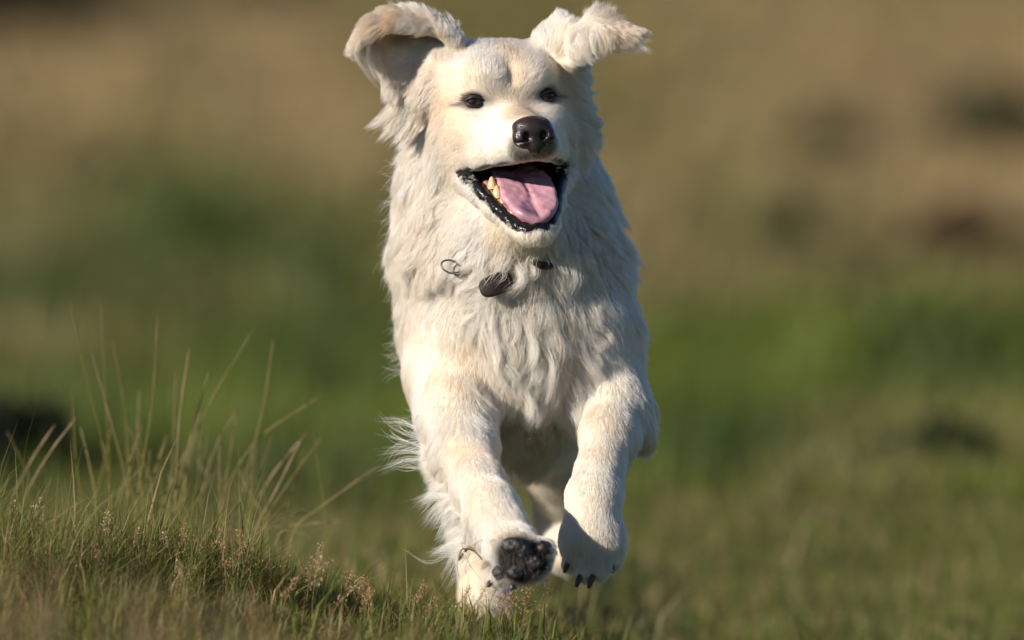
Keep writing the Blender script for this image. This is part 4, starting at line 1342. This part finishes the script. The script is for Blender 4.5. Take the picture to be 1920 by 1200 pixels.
# ------------------------------------------------------------------ the rush tuft beside the dog
RUSH_Y = 0.55
rush = put(bpy.data.objects.new('rush_tuft', None), None, 'tall tuft of thin green and straw rush stems on the hump', 'rush')
rush.location = (-0.45, RUSH_Y, float(ground_h(np.array([-0.45]), np.array([RUSH_Y]))[0]))
ro = np.array(rush.location)
def rush_stem(bu, bv, mu_, mv, tu, tv_, dry, mm=2.0, dy=0.0, flop=0.0):
    y = RUSH_Y + dy
    b0 = W(bu, bv, y)
    g = float(ground_h(np.array([b0[0]]), np.array([y]))[0]) - .01
    pts = [(b0[0] + (b0[0] - W(mu_, mv, y)[0]) * .15, y, g), b0, W(mu_, mv, y + flop * .5), W(tu, tv_, y + flop)]
    if b0[2] < g + .01:
        pts = [pts[0]] + pts[2:]
    c = spline(pts, 22)
    t = np.linspace(0, 1, 22)
    r = mm * 5e-4 * np.interp(t, [0, .55, .75, .97, 1], [1.1, .8, .85, .75, .25])
    bead = 1 + .30 * np.sin(t * 95 + bu) * (t > .6) * (t < .97)
    v, f = tube(c - ro, r * bead, 6)
    ti = np.append(np.repeat(t, 6), [0, 1])[:, None]
    lo = np.array([0.165, 0.175, 0.008]) * (1 - dry) + np.array([0.28, 0.19, 0.07]) * dry
    hi = np.array([0.115, 0.085, 0.026]) * (1 - dry) + np.array([0.34, 0.24, 0.13]) * dry
    put(mesh_np('stem', v, f, m_dry, True, lo * (1 - ti) + hi * ti), rush)
R_ = [(205, 900, 165, 720, 132, 566, .1), (207, 920, 198, 740, 190, 570, .15), (242, 900, 232, 760, 212, 640, .1), (240, 930, 205, 780, 172, 660, .3), (256, 950, 285, 760, 296, 590, .15),
      (328, 960, 335, 800, 355, 652, .7), (332, 980, 378, 790, 478, 612, .25), (326, 960, 360, 810, 393, 692, .35), (362, 1000, 400, 850, 455, 752, .4), (440, 980, 490, 780, 513, 634, .3),
      (395, 1000, 470, 840, 602, 741, .45), (462, 1000, 505, 900, 574, 812, .9), (478, 1005, 520, 915, 566, 822, .8), (490, 1000, 545, 900, 606, 816, .3), (548, 1005, 610, 945, 716, 870, .6),
      (152, 960, 140, 840, 134, 732, .15), (15, 965, 55, 870, 103, 796, .8), (38, 965, 80, 870, 142, 783, .8), (268, 960, 258, 830, 262, 730, .5), (318, 990, 325, 820, 331, 690, .2),
      (330, 1040, 430, 1000, 662, 975, .7), (455, 985, 520, 970, 590, 960, .6), (345, 990, 352, 860, 376, 770, .5), (412, 990, 430, 860, 447, 755, .2), (300, 990, 275, 880, 240, 800, .3),
      (380, 990, 372, 880, 380, 790, .1), (235, 960, 250, 850, 280, 770, .4), (520, 1010, 560, 1000, 588, 1014, .7), (180, 950, 165, 860, 150, 800, .5), (425, 1000, 470, 890, 486, 800, .5)]
for k, q in enumerate(R_):
    rush_stem(*q, mm=2.3 if q[6] < .6 else 2.8, dy=random.uniform(-.06, .10), flop=random.uniform(-.03, .05))
for k in range(44):
    bu = random.gauss(310, 110); h = random.uniform(70, 200)
    tu = bu + random.gauss(25, 45)
    rush_stem(bu, 985, bu * .45 + tu * .55, 985 - h * .55, tu, 985 - h, random.choice([0, 0, .1, .2, .5]), mm=random.uniform(1.4, 2.4), dy=random.uniform(-.08, .12))

# ------------------------------------------------------------------ seeding grasses
def seed_plant(base, height, lean, rust, dens, label, seed):
    r = np.random.default_rng(seed)
    root = put(bpy.data.objects.new('seeding_grass', None), None, label[0], 'grass', label[1])
    root.location = base
    c = spline([(0, 0, 0), (lean[0] * .25, lean[1] * .25, height * .5), (lean[0], lean[1], height)], 14)
    v, f = tube(c, np.linspace(.0006, .00025, 14), 5)
    put(mesh_np('stalk', v, f, m_dry, True, np.tile(np.array([.24, .17, .07]), (len(v), 1))), root)
    V, F, C = [], [], []
    k0 = 0
    for i in range(dens):
        t = r.uniform(.52, 1.0)
        p0 = np.array([np.interp(t * 13, np.arange(14), c[:, a]) for a in range(3)])
        out = (1.02 - t) * height * .34 * r.uniform(.3, 1)
        a = r.uniform(0, 6.28)
        p1 = p0 + np.array([math.cos(a) * out, math.sin(a) * out, out * r.uniform(.3, 1.2)])
        w = .00016
        V += [p0 + (w, 0, 0), p0 - (w, 0, 0), p1 - (w, 0, 0), p1 + (w, 0, 0)]
        F.append((k0, k0 + 1, k0 + 2, k0 + 3)); k0 += 4
        C += [np.array([.22, .14, .07])] * 4
        for j in range(5):
            q = p0 + (p1 - p0) * r.uniform(.45, 1.05) + r.normal(0, .0022, 3)
            d = norm(p1 - p0 + np.array([0, 0, .4 * out]) + r.normal(0, .3 * out + 1e-4, 3))
            s = norm(np.cross(d, r.normal(0, 1, 3)))
            L, w2 = r.uniform(.002, .0036), r.uniform(.0004, .0008)
            V += [q - d * L * .5, q + s * w2, q + d * L * .5, q - s * w2]
            F.append((k0, k0 + 1, k0 + 2, k0 + 3)); k0 += 4
            C += [np.array(rust) * r.uniform(.7, 1.3)] * 4
    put(mesh_np('seed_head', np.array(V), np.array(F), m_dry, False, np.clip(np.array(C), 0, 1)), root)['kind'] = 'stuff'
RU, GO = (0.40, 0.235, 0.12), (0.46, 0.34, 0.18)
gh = lambda x, y: float(ground_h(np.array([x]), np.array([y]))[0])
lab_h = ('thin seeding grass with a loose rust seed head on the hump', 'seeding grasses on the hump')
for k in range(30):
    u = random.uniform(-40, 860); y = random.uniform(-.22, .18)
    x = W(u, 1000, y)[0]
    g = gh(x, y)
    topv = np.interp(u, [0, 200, 500, 700, 860], [930, 965, 1010, 1040, 1090]) + random.uniform(-15, 100)
    hgt = max(W(u, topv, y)[2] - g, .06)
    seed_plant((x, y, g - .004), hgt, (random.gauss(.01, .025), random.gauss(0, .02)), random.choice([RU, GO, RU]), random.randint(16, 34), lab_h, 500 + k)
seed_plant((W(205, 1100, -.02)[0], -.02, gh(W(205, 1100, -.02)[0], -.02)), W(200, 955, 0)[2] - gh(W(205, 1100, 0)[0], 0), (-.004, 0), GO, 36, ('upright pale seed head standing clear above the hump grass', 'seeding grasses on the hump'), 900)
lab_p = ('rust seed head spreading below the raised paw', 'seeding grasses under the paw')
for k, (u, tv_) in enumerate([(925, 1075), (950, 1062), (985, 1068), (965, 1095), (1000, 1085), (940, 1110), (1025, 1080)]):
    y = -.12 + .03 * k
    bx = W(u - 55 + 8 * k, 1200, y)[0]
    g = gh(bx, y)
    tp = W(u, tv_, y)
    seed_plant((bx, y, g - .004), tp[2] - g, (tp[0] - bx, 0), RU, 26, lab_p, 700 + k)
lab_n = ('close blurred seeding grass stalk in front of the hump', 'out of focus grasses before the hump')
for k in range(34):
    y = random.uniform(-4.2, -1.6)
    u = random.choice([random.uniform(-60, 420), random.uniform(-60, 760)])
    topv = np.interp(u, [0, 300, 600, 760], [1060, 1090, 1130, 1170]) + random.uniform(-20, 60)
    tp = W(u, topv, y)
    g = gh(tp[0], y)
    seed_plant((tp[0], y, g), tp[2] - g, (random.gauss(0, .02), 0), random.choice([RU, (0.16, 0.105, 0.07)]), 40, lab_n, 800 + k)

# taller single blades along the foot of the picture
r = np.random.default_rng(77)
lab_b = ('broad green grass blade standing by the hind foot', 'tall grass blades by the hind feet')
for k, (bu, tu, tv_, y) in enumerate([(895, 872, 1100, -.05), (880, 925, 1098, -.02), (935, 900, 1120, .0), (912, 912, 1118, -.08), (962, 968, 1138, -.04), (985, 1000, 1136, -.10), (1010, 1020, 1118, -.06), (1032, 1046, 1145, -.1),
                                       (1000, 1110, 1148, -.14), (1075, 1104, 1160, -.12), (1090, 1080, 1170, -.1), (840, 818, 1120, 0), (800, 812, 1108, .02), (860, 850, 1135, -.1), (760, 742, 1098, .03), (720, 735, 1080, .02), (1150, 1190, 1146, -.5), (1165, 1230, 1160, -.6)]):
    b0 = W(bu, 1215, y); g = gh(b0[0], y)
    tp = W(tu, tv_, y)
    h = tp[2] - g
    v, f, c = blades(np.array([[0, 0, 0.0]]), np.array([h * 1.12]), np.array([.0046]), np.array([[(tp[0] - b0[0]) / h * .9, 0.05]]), np.array([r.normal(0, .5)]), (GREEN2 * r.uniform(.7, 1.2))[None], 7, (GREEN2 * .7 + YEL * .5)[None])
    o = put(mesh_np('grass_blade', v, f, m_grass, True, c), None, lab_b[0], 'grass blade', lab_b[1])
    o.location = (b0[0], y, g - .004)

# a wisp of dry grass caught in the fur above the raised paw
wisp = put(bpy.data.objects.new('dry_grass_wisp', None), None, 'curled wisp of dry grass caught in fur beside the raised paw', 'dry grass')
wisp.location = to_world(pt(890, 1042, -190))
wo_ = np.array(wisp.location)
for path, mm in [([(868, 1038), (860, 1050), (866, 1030), (885, 1032), (902, 1046)], 3.2), ([(872, 1034), (880, 1026), (892, 1036), (904, 1050)], 4.0), ([(864, 1034), (857, 1060), (862, 1088)], 1.0), ([(874, 1046), (885, 1066), (905, 1090)], 1.0), ([(890, 1028), (892, 1018), (888, 1034)], 1.0),
                 ([(868, 1030), (866, 1018), (878, 1024)], .9), ([(885, 1024), (905, 1012), (930, 1006)], .9), ([(880, 1040), (872, 1070), (884, 1085)], .8)]:
    c = spline([to_world(pt(u, v, -196 - 10 * math.sin(i))) for i, (u, v) in enumerate(path)], 14)
    v, f = tube(c - wo_, np.linspace(mm * 5e-4, mm * 2e-4, 14), 5)
    put(mesh_np('strand', v, f, m_dry, True, np.tile(np.array([.30, .20, .08]), (len(v), 1))), wisp)
